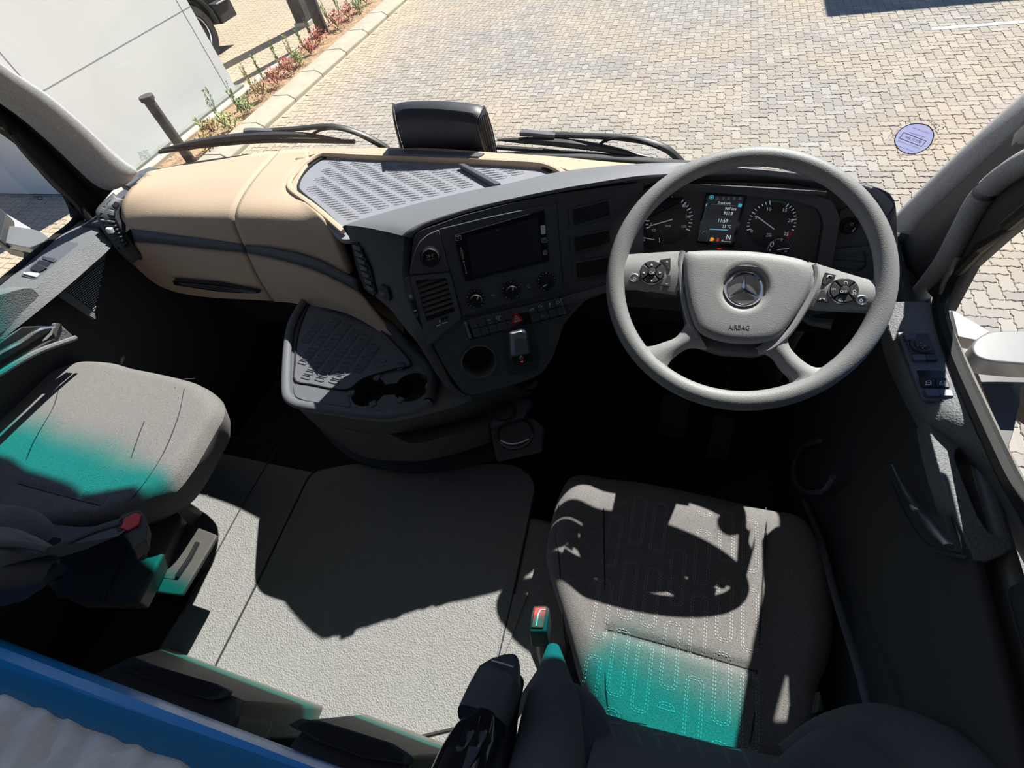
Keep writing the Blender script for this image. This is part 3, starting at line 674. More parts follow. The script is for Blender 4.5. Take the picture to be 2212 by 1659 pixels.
# y - .6x + .53h = c  ->  with z = CZ-h : y - .6x - .53z = c'
KC = .938
def sc(P): return EYE+KC*(P-EYE)
CP = PL(sc(A3(-.426, .74, CZ-.56)), (.6, -1.0, .53))
fp = [(893, 512), (905, 500), (1000, 466), (1100, 440), (1200, 419), (1300, 405), (1390, 394), (1390, 560), (1320, 628), (1262, 650), (1218, 700), (1195, 770), (1172, 805), (1140, 822), (1020, 854), (1000, 848), (965, 800), (935, 742), (893, 665), (884, 600)]
cupo = CP.px((1035, 781)); cup2 = CP.uv(cupo)
fuv = [CP.uv(CP.px(p)) for p in rpoly(fp, 10)]
hole = [(cup2[0]+.0356*math.cos(a), cup2[1]+.0356*math.sin(a)) for a in np.linspace(0, 2*math.pi, 40, endpoint=False)]
plate('face_panel', CP, fuv, [hole], -.03, 0, 'panel', dash, label='dark grey angled centre panel')
g = G().lathe(cupo, CP.n, [(.0365, .0), (.0385, .003), (.0365, .0055), (.0345, .003), (.0335, -.02), (.031, -.065), (.0, -.065)], 40, cap=False); g.make('cup_holder', 'panel2', dash, label='round cup holder with a raised grey rim')
G().lathe(cupo-CP.n*.06, CP.n, [(.012, 0), (.014, .001), (.02, .001), (.022, 0)], 24, cap=False).make('cup_ridge', 'panel', dash)
# left cheek
sil = [onh((733, 486), .518), ony((752, 545), .655), ony((770, 600), .643), ony((800, 640), .638), ony((835, 668), .632), ony((870, 710), .618), ony((900, 742), .605), ony((935, 800), .585), ony((968, 842), .572), ony((1008, 857), .568)]
sil = [sil[0], ony((752, 545), .69), ony((770, 600), .675), ony((800, 640), .655), ony((835, 668), .635), ony((870, 710), .595)]+[sc(q) for q in sil[6:]]
edg = [CP.px(p) for p in ((893, 505), (886, 560), (884, 600), (888, 640), (895, 668), (915, 705), (935, 742), (965, 800), (985, 838), (1012, 853))]
so = rs(sil, 30); eo = rs(edg, 30)
G().grid([[a+A3(.06, .16, -.10) for a in so], [a+A3(.012, .03, -.015) for a in so], so, [(a*.6+b*.4)+A3(-.006, -.004, .004) for a, b in zip(so, eo)], eo, [b-CP.n*.03 for b in eo]]).make('side_cheek', 'cheek', dash, sub=1, label='black grained cheek facing the passenger')
ck = PL((so[8]+eo[8])/2, np.cross(eo[8]-so[8], so[16]-so[8])*(-1))
if ck.n.dot(EYE-ck.o) < 0: ck = PL(ck.o, -ck.n)
cv = thing('cheek_air_vent', ck.o, None, None, parent=dash)
vpix = [(756, 520), (772, 522), (800, 580), (812, 632), (806, 640), (786, 624), (768, 575)]
g = G(); pp(g, ck, vpix, .002, .009); g.make('vent_frame', 'black', cv, bevel=.002)
for k in range(7):
    f = k/6; a = (760+f*30, 530+f*88); b = (778+f*28, 536+f*88)
    g = G(); pp(g, ck, [a, (a[0]+2, a[1]-1), b, (b[0], b[1]+7), (a[0]+4, a[1]+9)], .009, .013); g.make('slat', 'panel2', cv, bevel=.001)
sbz = [z2(385, 1375), z2(430, 1400), z2(450, 1460), z2(440, 1490), z2(400, 1470), z2(375, 1410)]
g = G(); pp(g, ck, sbz, .002, .010); g.make('cheek_switch', 'black', dash, bevel=.002)
g = G(); txt(g, ck, '24V', z2(388, 1452), z2(418, 1448), .0106); g.make('lettering', 'printdim', dash)

# ---- hood over the cockpit
bk = [((733, 484), .518), ((754, 476), .517), ((890, 438), .514), ((1016, 408), .512), ((1080, 396), .512), ((1197, 369), .515), ((1330, 354), .518), ((1460, 348), .53), ((1560, 356), .55), ((1650, 364), .565), ((1750, 374), .568), ((1850, 393), .572), ((1905, 410), .575), ((1934, 440), .58)]
lp = [((880, 512), .502), ((892, 500), .496), ((921, 484), .494), ((1016, 454), .494), ((1110, 432), .496), ((1200, 413), .498), ((1300, 396), .502), ((1400, 381), .512), ((1500, 377), .55), ((1620, 377), .57), ((1740, 389), .573), ((1830, 405), .577), ((1890, 425), .58), ((1915, 470), .60)]
bo = rs([onh(p, h) for p, h in bk], 70); lo = rs([onh(p, h) for p, h in lp], 70)
under = []
for q in lo:
    under.append(q+A3(0, .012, -.012))
u2 = [q+A3(.0, .05, -.03) for q in lo]
mid = [(a+b)/2+A3(0, 0, .006) for a, b in zip(bo, lo)]
G().grid([[a+A3(.0, .02, -.10) for a in bo], [a+A3(0, .004, -.012) for a in bo], bo, mid, lo, under, u2]).make('hood', 'hood', dash, sub=1, label='long grained grey hood over the cockpit')
cb = [A3(p[0], p[1]+np.interp(p[0], [-.2, .3], [.07, .015]), CZ-.605) for p in bo]; cf = [A3(p[0], p[1]+.02, CZ-.605) for p in lo]
G().grid([cb, cf]).make('dash_light_block', 'black', dash, solid=-.01)  # hidden plate added to stop sun leaking under the hood
# hood end on the right
he = [onh((1850, 393), .573), onh((1905, 410), .577), onh((1932, 436), .582), ony((1938, 520), .80), ony((1937, 610), .735), ony((1905, 640), .74)]; hf = [onh((1850, 420), .60), onh((1888, 440), .60), onh((1900, 470), .612), ony((1898, 540), .83), ony((1893, 620), .77), ony((1880, 650), .76)]
G().grid([rs([p+A3(.01, .05, -.03) for p in he], 16), rs([p+A3(.004, .012, -.006) for p in he], 16), rs(he, 16), rs([(a+b)/2+A3(0, -.006, .002) for a, b in zip(he, hf)], 16), rs(hf, 16), rs([p+A3(0, .03, -.02) for p in hf], 16)]).make('hood_end', 'cheek', dash)
# beige/black infill between hood and cheek
# rear bulk so light does not leak under the hood
G().box((-.25, 1.04, CZ-.82), .28, .055, .195).make('dash_light_block', 'black', dash)
G().box((.12, 1.00, CZ-.87), .16, .05, .19).make('dash_light_block', 'black', dash)
G().box((-1.05, 1.0, CZ-.86), .50, .11, .20).make('dash_light_block', 'black', dash)

# ---- cockpit panel details
def fr(name, pix, d0, d1, m, parent=dash, bev=.0012, r=3, **kw):
    g = G(); pp(g, CP, rpoly(pix, r), d0, d1); return g.make(name, m, parent, bevel=bev, **kw)
so_ = fr('socket_panel', [z5(480, 95), z5(620, 650), z5(85, 700), z5(110, 560), z5(160, 380), z5(220, 260), z5(330, 165)], 0, .004, 'panel2', r=6)
sock = G().lathe(CP.px(z5(365, 455), .004), CP.n, [(.019, 0), (.019, .003), (.0162, .004), (.0162, .009), (.0148, .011), (.0, .0115)], 32).make('power_socket', 'black', dash)
g = G(); txt(g, CP, '24 V', z5(320, 475), z5(412, 458), .016, 1.1); txt(g, CP, 'MAX. 15 A', z5(330, 503), z5(418, 490), .016, 1.); g.make('lettering', 'print', sock)
cva = thing('centre_air_vent', CP.px(z5(450, 1000)), None, None, parent=dash)
outer = [CP.uv(CP.px(p)) for p in rpoly([z5(92, 712), z5(628, 662), z5(772, 1250), z5(560, 1440), z5(330, 1635)], 3)]
inn = [CP.uv(CP.px(p)) for p in rpoly([z5(165, 755), z5(575, 730), z5(692, 1175), z5(318, 1305)], 4)]
plate('vent_frame', CP, outer, [inn], 0, .008, 'panel2', cva)
fr('vent_back', [z5(165, 755), z5(575, 730), z5(692, 1175), z5(318, 1305)], -.002, .001, 'gloss', cva, 0)
for k in range(7):
    a = z5(185+k*19.5, 848+k*64); b = z5(462+k*38, 748+k*61) if k == 0 else z5(565+k*18, 785+(k-1)*64)
    A = CP.px(a, .004); B = CP.px(b, .004); g = G(); n_ = (CP.n+CP.v*.7); n_ /= np.linalg.norm(n_); yv_ = np.cross(n_, B-A); yv_ /= np.linalg.norm(yv_)
    g.prism([A-yv_*.003, B-yv_*.003, B+yv_*.003, A+yv_*.003], -n_*.0012); g.make('slat', 'panel', cva)
fr('vent_slider', [z5(500, 1280), z5(600, 1240), z5(605, 1275), z5(510, 1315)], .008, .013, 'black', cva)
g = G(); stroke(g, CP, z5(448, 1378), z5(505, 1358), 2.2, .0086); stroke(g, CP, z5(520, 1345), z5(592, 1328), 2.2, .0086); stroke(g, CP, z5(487, 1300), z5(493, 1332), 2.2, .0086); g.make('symbol', 'print', cva)
g = G(); pp(g, CP, rpoly([z5(20, 760), z5(85, 712), z5(215, 1250), z5(150, 1265), z5(115, 1180), z5(20, 940)], 2), 0, .006); g.make('thumbwheel_panel', 'panel2', dash, bevel=.001)
fr('thumbwheel', [z5(105, 1050), z5(150, 1045), z5(190, 1200), z5(150, 1215)], .006, .011, 'black', r=2)
g = G(); stroke(g, CP, z5(148, 1180), z5(185, 1168), 2.6, .0118)
for k in range(4): stroke(g, CP, z5(80+k*12, 965+k*-1), z5(95+k*9, 1005), 1., .0068)
g.make('symbol', 'print', dash)
# touchscreen unit
ra = fr('radio_frame', [z5(480, 92), z5(1100, -60), z5(2050, -260), z5(2110, 560), z5(2140, 900), z5(790, 1245), z5(640, 700)], 0, .003, 'panel', r=3)
scr = fr('touchscreen', [z5(680, 175), z5(1885, -170), z5(1945, 520), z5(830, 790)], .003, .0055, 'gloss', r=2)
lc = fr('screen_glass', [z5(850, 200), z5(1800, -70), z5(1850, 500), z5(930, 725)], .0055, .006, 'dial', scr, 0, r=1)
g = G()
def sqr(g, pl, x0, y0, x1, y1, zz, wpx=1.0, d=.0062, sk=0):
    c4 = [zz(x0, y0+sk), zz(x1, y0), zz(x1+8, y1), zz(x0+8, y1+sk)]
    for i in range(4): stroke(g, pl, c4[i], c4[(i+1) % 4], wpx, d)
sqr(g, CP, 700, 180, 770, 235, z5, .7, sk=10)
ringm(g, CP, CP.px(z5(738, 208), .0062), .0011, .0017, 14); ringm(g, CP, CP.px(z5(762, 180), .0062), .0, .0012, 10)
sqr(g, CP, 1842, 208, 1900, 262, z5, .7, sk=8); sqr(g, CP, 1862, 375, 1905, 425, z5, .7, sk=8)
ringm(g, CP, CP.px(z5(1882, 408), .0062), .0012, .0018, 14); stroke(g, CP, z5(1886, 400), z5(1895, 378), .8, .0062)
stroke(g, CP, z5(1862, 245), z5(1872, 222), .8, .0062); stroke(g, CP, z5(1876, 250), z5(1886, 215), .8, .0062)
for a, b in (((770, 372), (790, 368)), ((790, 368), (808, 488)), ((808, 488), (795, 492)), ((795, 492), (770, 372)), ((815, 550), (845, 668))): stroke(g, CP, z5(*a), z5(*b), .8, .0062)
ringm(g, CP, CP.px(z5(770, 346), .0062), 0, .0014, 10); ringm(g, CP, CP.px(z5(810, 524), .0062), .001, .0018, 10); stroke(g, CP, z5(830, 680), z5(856, 676), 1.2, .0062)
stroke(g, CP, z5(1250, 110), z5(1268, 96), .9, .0062)
g.make('screen_symbols', 'print', scr)
g = G(); pp(g, CP, rpoly([z5(1828, 45), z5(1888, 32), z5(1896, 155), z5(1838, 168)], 3), .0055, .0062); g.make('protective_film_patch', 'print', scr)
# climate knobs
for i, (kx, ky) in enumerate(((965, 1018), (1438, 903), (1905, 786))):
    o = CP.px(z5(kx, ky), .003)
    kb = G().lathe(o, CP.n, [(.019, 0), (.019, .001), (.0135, .0015), (.0125, .014), (.011, .0165), (.0, .017)], 32).make('climate_knob', 'black', dash)
    g = G()
    for k in range(14):
        a = math.radians(-60+k*23); q = o+CP.n*.0016+(CP.u*math.cos(a)+CP.v*math.sin(a))*.0168; ringm(g, PL(q, CP.n), q, 0, .0009 if k % 3 else .0013, 6)
    g.make('scale_marks', 'print', kb)
    a = math.radians((50, 70, 195)[i]); dd = CP.u*math.cos(a)+CP.v*math.sin(a); tt = np.cross(CP.n, dd)
    G().prism([o+CP.n*.0172+dd*.004+tt*.001, o+CP.n*.0172+dd*.012+tt*.001, o+CP.n*.0172+dd*.012-tt*.001, o+CP.n*.0172+dd*.004-tt*.001], CP.n*.0003).make('pointer', 'print', kb)
g = G(); txt(g, CP, 'A/C', z5(1175, 985), z5(1228, 972), .0036, 1.1); ringm(g, CP, CP.px(z5(1672, 853), .0036), .0022, .003, 16, .6, 5.6); g.make('lettering', 'print', dash)
# switch rows
def sw(u, v):                                              # u along the strip, v down, both 0..1
    a = np.array(z5(812, 1328)); b = np.array(z5(2110, 1000)); c = np.array(z5(890, 1558)); d = np.array(z5(2180, 1222))
    return tuple((a*(1-u)+b*u)*(1-v)+(c*(1-u)+d*u)*v)
fr('switch_strip', [sw(-.005, -.03), sw(1.005, -.03), sw(1.005, 1.03), sw(-.005, 1.03)], 0, .002, 'gloss', r=2)
ub = [.045, .125, .210, .300, .400, .485, .64, .735, .825, .915, .985]
sym = {}
for r in (0, 1):
    for k in range(len(ub)-1):
        if k in (5,): continue
        v0, v1 = (.04, .48) if r == 0 else (.52, .96)
        bt = fr('switch_key', [sw(ub[k]+.003, v0), sw(ub[k+1]-.003, v0), sw(ub[k+1]-.003, v1), sw(ub[k]+.003, v1)], .002, .0065, 'panel', bev=.0008, r=1)
        sym[(r, k)] = bt
def mk(bt, f):
    g = G(); f(g); g.make('symbol', 'print', bt)
D7 = .0071
mk(sym[(0, 2)], lambda g: (txt(g, CP, '12V', z5(1125, 1312), z5(1172, 1302), D7, 1.1), stroke(g, CP, z5(1150, 1342), z5(1168, 1338), 1, D7)))
mk(sym[(0, 3)], lambda g: [stroke(g, CP, z5(*a), z5(*b), .9, D7) for a, b in (((1240, 1258), (1290, 1245)), ((1240, 1258), (1248, 1290)), ((1290, 1245), (1298, 1255)), ((1255, 1285), (1285, 1262)), ((1262, 1300), (1300, 1290)), ((1285, 1262), (1275, 1285)))])
mk(sym[(0, 6)], lambda g: [stroke(g, CP, z5(*a), z5(*b), .9, D7) for a, b in (((1685, 1150), (1695, 1185)), ((1705, 1135), (1715, 1180)), ((1725, 1140), (1738, 1172)), ((1685, 1165), (1740, 1150)))])
mk(sym[(0, 7)], lambda g: [stroke(g, CP, z5(*a), z5(*b), .9, D7) for a, b in (((1800, 1105), (1820, 1140)), ((1820, 1100), (1798, 1130)), ((1835, 1095), (1845, 1135)), ((1830, 1125), (1855, 1115)))])
mk(sym[(0, 8)], lambda g: (stroke(g, CP, z5(1945, 1070), z5(1952, 1100), 3, D7), stroke(g, CP, z5(1940, 1115), z5(1965, 1120), 1, D7)))
mk(sym[(0, 9)], lambda g: ringm(g, CP, CP.px(z5(2058, 1064), D7), .0026, .0036, 16))
mk(sym[(1, 7)], lambda g: txt(g, CP, 'STOP', z5(1828, 1262), z5(1882, 1249), D7, 1.))
hz = G(); pp(hz, CP, rpoly([z5(1490, 1198), z5(1512, 1205), z5(1602, 1290), z5(1595, 1318), z5(1455, 1366), z5(1444, 1350)], 2), .002, .010); hz = hz.make('hazard_button', 'red', dash, bevel=.0015, label='red hazard warning triangle button')
g = G()
for s_, wd in ((1., 1.1), (.5, .8)):
    cx_, cy_ = 1515, 1300; T = [(1500, 1240), (1568, 1302), (1478, 1330)]
    T = [(cx_+(x-cx_)*s_, cy_+(y-cy_)*s_) for x, y in T]
    for i in range(3): stroke(g, CP, z5(*T[i]), z5(*T[(i+1) % 3]), wd, .0108)
g.make('symbol', 'white', hz)
for u in (.012, .992): fr('chrome_end_bar', [sw(u-.012, .03), sw(u+.012, .03), sw(u+.012, .97), sw(u-.012, .97)], .002, .009, 'chrome', r=2)
# parking brake lever
fr('brake_lever_plate', [(1085, 705), (1150, 700), (1168, 770), (1160, 800), (1100, 812), (1092, 780)], 0, .003, 'consoledark', r=6)
lv_ = G()
rowsL = []
for d, s_ in ((.004, .92), (.016, 1.), (.026, .96), (.031, .82), (.033, .5)):
    poly = rpoly([(1098, 716), (1128, 708), (1141, 716), (1150, 770), (1140, 782), (1108, 786), (1100, 772)], 6); c_ = np.mean(poly, axis=0)
    rowsL.append([CP.px(tuple(c_+(np.array(p)-c_)*s_), d) for p in poly])
lv_.grid(rowsL, closed=True); lv_.add(rowsL[-1], [tuple(range(len(rowsL[-1])))]); lvo = lv_.make('parking_brake_lever', 'satin', dash, label='silver parking brake lever')
g = G(); pp(g, CP, rpoly([(1104, 770), (1148, 762), (1152, 782), (1108, 790)], 4), .02, .034); g.make('lever_button', 'gloss', lvo, bevel=.002)
g = G(); txt(g, CP, 'P', (1124, 776), (1129, 775), .0345, 1.); ringm(g, CP, CP.px((1126.5, 773), .0345), .0034, .004, 16); g.make('symbol', 'print', lvo)
g = G(); stroke(g, CP, (1125, 782), (1130, 781), 3, .0345); g.make('indicator', 'lcd_red', lvo)
g = G(); txt(g, CP, 'P', (1117, 733), (1121, 732), .0345, 1.); ringm(g, CP, CP.px((1119.5, 730), .0345), .003, .0036, 16); g.make('symbol', 'switchgrey', lvo)
# storage slots to the left of the wheel
for i, q in enumerate((((1228, 452), (1322, 428), (1328, 466), (1232, 492)), ((1231, 512), (1324, 493), (1328, 524), (1236, 549)), ((1236, 568), (1322, 552), (1325, 592), (1240, 606)))):
    ss = fr('storage_slot', q, 0, .0035, 'panel', r=3)
    c_ = np.mean(q, axis=0); q2 = [tuple(c_+(np.array(p)-c_)*.84) for p in q]
    fr('slot_shade_plate', q2, .0035, .0038, 'black', ss, 0, r=3)  # flat matte black plate stands in for the shade inside the slot
    g = G()
    for e0, e1 in ((q2[1], q2[2]), (q2[0], q2[3])):
        for k in range(6):
            u = (k+.5)/6; p = tuple(np.array(e0)*(1-u)+np.array(e1)*u); stroke(g, CP, (p[0]-1.2, p[1]), (p[0]+1.2, p[1]), 2.4, .0046, .0008)
    g.make('spring_tabs', 'panel2', ss)
g = G(); ringm(g, CP, CP.px((1341, 477), .001), .006, .0072, 24); g.make('round_cover', 'panel2', dash)
g = G(); stroke(g, CP, (1202, 430), (1216, 622), 1.2, .0032); stroke(g, CP, (985, 690), (1222, 640), 1.2, .0034); g.make('panel_joint', 'black', dash)
g = G(); pp(g, CP, [(1000, 704), (1000, 694), (1225, 640), (1320, 612), (1320, 628), (1228, 656)], 0, .004); g.make('ledge', 'panel2', dash, bevel=.001)

# ---- instrument cluster
IC = PL(A3(.08, .94, CZ-.6), (0, -1, .5))
cl = G(); pp(cl, IC, rpoly([(1340, 420), (1400, 400), (1500, 392), (1700, 398), (1850, 420), (1890, 470), (1890, 660), (1700, 690), (1330, 660)], 12), -.05, -.012); cl = cl.make('cluster_surround', 'cheek', dash)
clu = thing('instrument_cluster', IC.o, None, None, parent=dash)
g = G(); pp(g, IC, rpoly([(1362, 545), (1378, 470), (1405, 425), (1460, 408), (1520, 412), (1705, 428), (1762, 445), (1775, 480), (1755, 600), (1500, 610), (1372, 590)], 12), -.012, -.004); g.make('dial_plate', 'panel', clu)
io = [IC.uv(IC.px(p)) for p in rpoly([(1350, 600), (1362, 440), (1400, 402), (1500, 396), (1720, 408), (1795, 432), (1812, 470), (1782, 640), (1400, 640)], 14)]
ii = [IC.uv(IC.px(p)) for p in rpoly([(1364, 560), (1374, 470), (1402, 424), (1460, 410), (1520, 413), (1705, 429), (1764, 446), (1778, 480), (1756, 610), (1400, 616)], 14)]
plate('bezel', IC, io, [ii], -.004, .012, 'panel2', clu)
g = G(); stroke(g, IC, (1440, 398), (1785, 418), 6, .022, .012); g.make('shade_lip', 'cheek', clu)
def gauge(c, rx, a_list, r1, m='print', w_=1.0, L=.12):
    g = G(); o = IC.px(c, -.0034)
    for i, (a, major) in enumerate(a_list):
        a = math.radians(a); d = IC.u*math.cos(a)+IC.v*math.sin(a); t = np.cross(IC.n, d); w2 = rx*.018*w_*(1.3 if major else 1.); l2 = rx*L*(1.4 if major else 1)
        g.prism([o+d*rx+t*w2, o+d*rx-t*w2, o+d*(rx-l2)-t*w2, o+d*(rx-l2)+t*w2], -IC.n*.0003)
    return g
cS = z8(700, 640); cT = z9(565, 690)
RS = np.linalg.norm(IC.px(z8(1085, 610))-IC.px(cS)); RT = np.linalg.norm(IC.px(z9(975, 660))-IC.px(cT))
for nm, c, R_ in (('speedometer', cS, RS), ('rev_counter', cT, RT)):
    o = IC.px(c, -.004); g = G(); g.lathe(o, IC.n, [(R_*1.03, 0), (R_*1.03, .0005), (0, .0005)], 48); dd = g.make(nm, 'dial', clu)
    if nm == 'speedometer':
        gauge(c, R_, [(200-k*9.3, k % 2 == 0) for k in range(25)], .1).make('scale', 'backlit', dd)
        g = G()
        for s, a, b in (('0', (412, 700), (430, 697)), ('20', (432, 538), (486, 532)), ('40', (550, 402), (604, 398)), ('60', (740, 345), (795, 350)), ('80', (910, 422), (968, 427)), ('100', (968, 592), (1042, 600)), ('120', (903, 748), (972, 752)), ('km/h', (645, 735), (728, 735))): txt(g, IC, s, z8(*a), z8(*b), -.003)
        g.make('numerals', 'backlit', dd)
        g = G(); stroke(g, IC, z8(395, 722), z8(757, 620), 1.6, -.001, .001); g.make('needle', 'backlit', dd)
    else:
        gauge(c, R_, [(197-k*9.2, k % 5 == 0) for k in range(26) if not (10 < k < 15)], .1).make('scale', 'backlit', dd)
        g = G()
        for s, a, b in (('0', (230, 830), (265, 826)), ('5', (298, 620), (332, 616)), ('10', (492, 480), (556, 482)), ('15', (740, 495), (803, 500)), ('20', (820, 662), (900, 665)), ('25', (755, 872), (832, 875)), ('rpm', (487, 860), (560, 862)), ('x100', (472, 895), (560, 896))): txt(g, IC, s, z9(*a), z9(*b), -.003)
        g.make('numerals', 'backlit', dd)
        g = G(); stroke(g, IC, z9(330, 570), z9(612, 778), 1.7, -.001, .001); g.make('needle', 'backlit', dd)
        o = IC.px(c, -.0031)
        g = G(); ringm(g, IC, o, R_*.90, R_, 20, math.radians(64), math.radians(103)); g.make('green_zone', 'green', dd)
        g = G(); ringm(g, IC, o, R_*.975, R_, 20, math.radians(-22), math.radians(25)); g.make('orange_zone', 'orange', dd)
        g = G(); ringm(g, IC, o, R_*.88, R_, 12, math.radians(-38), math.radians(-18)); g.make('red_zone', 'red', dd)
for nm, c, e, nd, nums, zz in (('fuel_gauge', z8(450, 925), z8(620, 910), (z8(295, 910), z8(466, 942)), (('0', (300, 965), (320, 963)), ('1/2', (430, 808), (486, 812)), ('1', (545, 985), (556, 984))), z8),
                          ('air_pressure_gauge', z9(690, 1100), z9(885, 1080), (z9(655, 1105), z9(850, 1078)), (('0', (535, 1058), (596, 1058)), ('7', (712, 968), (735, 968)), ('0', (525, 1125), (550, 1125)), ('14', (770, 1140), (806, 1142))), z9)):
    R_ = np.linalg.norm(IC.px(e)-IC.px(c)); o = IC.px(c, -.0035); g = G(); g.lathe(o, IC.n, [(R_*1.05, 0), (R_*1.05, .001), (0, .001)], 36); dd = g.make(nm, 'dial', clu)
    o2 = IC.px(c, -.0022); g = G()
    for k in range(17):
        a = math.radians(185-k*13); d = IC.u*math.cos(a)+IC.v*math.sin(a); t = np.cross(IC.n, d); g.prism([o2+d*R_+t*.0003, o2+d*R_-t*.0003, o2+d*R_*.88-t*.0003, o2+d*R_*.88+t*.0003], -IC.n*.0002)
    if nm[0] == 'a': ringm(g, IC, o2, R_*.98, R_*1.03, 20, 1.5, 3.2)
    g.make('scale', 'print', dd); g = G()
    for s, a, b in nums: txt(g, IC, s, zz(*a), zz(*b), -.002)
    g.make('numerals', 'backlit', dd); g = G(); stroke(g, IC, nd[0], nd[1], 1.2, -.0015, .0006); g.make('needle', 'backlit', dd)
# centre display
disp = G(); pp(disp, IC, rpoly([z8(1290, 215), z8(1945, 245), z8(1730, 1080), z8(1130, 990)], 2), -.004, -.0005); disp = disp.make('display', 'gloss', clu)
g = G(); pp(g, IC, [z8(1320, 240), z8(1895, 262), z8(1700, 1005), z8(1160, 960)], -.0005, -.0002); g.make('lcd_panel', 'lcd_bg', disp, smooth=False)
g = G(); q = .0001
for s, a, b, h_ in (('Truck info', (1478, 372), (1684, 384), 1.15), ('907 km', (1590, 468), (1768, 478), 1.1), ('907.9', (1565, 542), (1716, 552), 1.1), ('11:59', (1484, 662), (1636, 672), 1.1), ('23 °C', (1545, 748), (1688, 758), 1.05), ('N', (1608, 935), (1672, 942), 1.1), ('A', (1534, 968), (1562, 971), 1.)): txt(g, IC, s, z8(*a), z8(*b), q, h_)
txt(g, IC, 'economy', z8(1564, 972), z8(1690, 980), q, .6)
g.make('readout', 'lcd_white', disp)
g = G(); stroke(g, IC, z8(1370, 380), z8(1750, 400), .8, q)
for k in range(8): stroke(g, IC, z8(1292-k*9, 420+k*34), z8(1288-k*9, 440+k*34), .9, q)
for k in range(7):
    stroke(g, IC, z8(1203-k*7, 780+k*27), z8(1200-k*7, 795+k*27), .8, q); stroke(g, IC, z8(1345-k*7, 790+k*27), z8(1342-k*7, 805+k*27), .8, q)
ringm(g, IC, IC.px(z8(1272, 830), q), .0038, .0046, 18, -.6, 3.9); stroke(g, IC, z8(1272, 830), z8(1240, 795), 1, q)
for x in (1470, 1560, 1645, 1735, 1830):
    stroke(g, IC, z8(x-18, 300), z8(x+10, 262), 1., q); stroke(g, IC, z8(x-10, 300), z8(x+18, 302), 1.2, q); stroke(g, IC, z8(x+16, 265), z8(x+14, 298), 1., q)
g.make('readout', 'lcd_grey', disp)
g = G(); ringm(g, IC, IC.px(z8(1380, 265), q), .0032, .0042, 20); ringm(g, IC, IC.px(z8(1380, 265), q), 0, .0018, 8); stroke(g, IC, z8(1302, 365), z8(1292, 408), 2, q); stroke(g, IC, z8(1805, 392), z8(1862, 398), 6, q); stroke(g, IC, z8(1350, 775), z8(1640, 790), 1.5, q); g.make('blue_symbols', 'lcd_blue', disp)
g = G(); pp(g, IC, [z8(1365, 905), z8(1412, 908), z8(1400, 965), z8(1350, 962)], 0, q); stroke(g, IC, z8(1418, 925), z8(1412, 955), 1., q); g.make('fuel_warning', 'lcd_orange', disp)
g = G(); pp(g, IC, [z8(1480, 905), z8(1500, 930), z8(1495, 970), z8(1448, 968), z8(1462, 935)], 0, q); pp(g, IC, [z8(1470, 1080), z8(1540, 1082), z8(1535, 1095), z8(1465, 1093)], 0, q); g.make('belt_warning', 'lcd_red', disp)
# light switch panel and vent right of the cluster
rp = G(); pp(rp, IC, rpoly([(1815, 455), (1880, 430), (1895, 470), (1892, 600), (1870, 625), (1785, 620)], 5), -.012, -.002); rp.make('light_switch_panel', 'panel', dash, bevel=.001)
o = IC.px(z9(1790, 720), -.002); ks = G().lathe(o, IC.n, [(.016, 0), (.0155, .004), (.012, .005), (.011, .014), (0, .015)], 28).make('light_switch', 'black', dash)
g = G(); stroke(g, IC, z9(1850, 815), z9(1905, 755), 1.6, .014); ringm(g, IC, IC.px(z9(1845, 695), .0135), .002, .0026, 12); g.make('symbol', 'print', ks)
g = G(); ringm(g, IC, IC.px(z9(1625, 665), -.001), .0022, .003, 12, .5, 5); ringm(g, IC, IC.px(z9(1630, 750), -.001), .0022, .003, 12); g.make('symbol', 'printdim', dash)
va = thing('side_air_vent', IC.px((1840, 560)), None, None, parent=dash)
vo = [IC.uv(IC.px(p)) for p in rpoly([(1792, 538), (1880, 530), (1892, 600), (1860, 640), (1775, 620)], 4)]; vi = [IC.uv(IC.px(p)) for p in rpoly([(1800, 548), (1868, 541), (1872, 575), (1850, 588), (1790, 578)], 4)]
plate('vent_frame', IC, vo, [vi], -.006, .004, 'panel', va)
g = G(); pp(g, IC, [(1795, 545), (1872, 538), (1876, 590), (1785, 582)], -.014, -.010); g.make('vent_back', 'black', va)
for k in range(4):
    g = G(); stroke(g, IC, (1802-k*3, 553+k*8), (1870, 556+k*9), 2.4, -.002, .006); g.make('slat', 'panel2', va)

# ================================================================== CENTRE CONSOLE (tray with cup holders, drawers below)
TH = .83
con = thing('centre_console', (-.65, .6, CZ-TUN), 'low dark console with ribbed tray, twin cup holders and pull-out shelves', 'console')
CT = PL(A3(0, 0, CZ-TH), (0, 0, 1), up=(0, 1, 0)); CT.u = A3(1, 0, 0); CT.v = A3(0, 1, 0)
outl = [z7(205, 108), z7(150, 190), z7(95, 290), z7(62, 420), z7(50, 600), z7(48, 740), z7(70, 790), z7(130, 825), z7(350, 862), z7(600, 893), z7(720, 897), z7(900, 860), z7(1000, 835), z7(1120, 800), z7(1250, 740), z7(1200, 620), z7(1080, 520), z7(900, 440), z7(700, 280), z7(500, 175), z7(350, 125)]
ou = [CT.uv(CT.px(p)) for p in rs([np.array(p, float) for p in outl], 90, True)]
c1 = CT.uv(CT.px(z7(585, 735))); c2 = CT.uv(CT.px(z7(865, 705)))
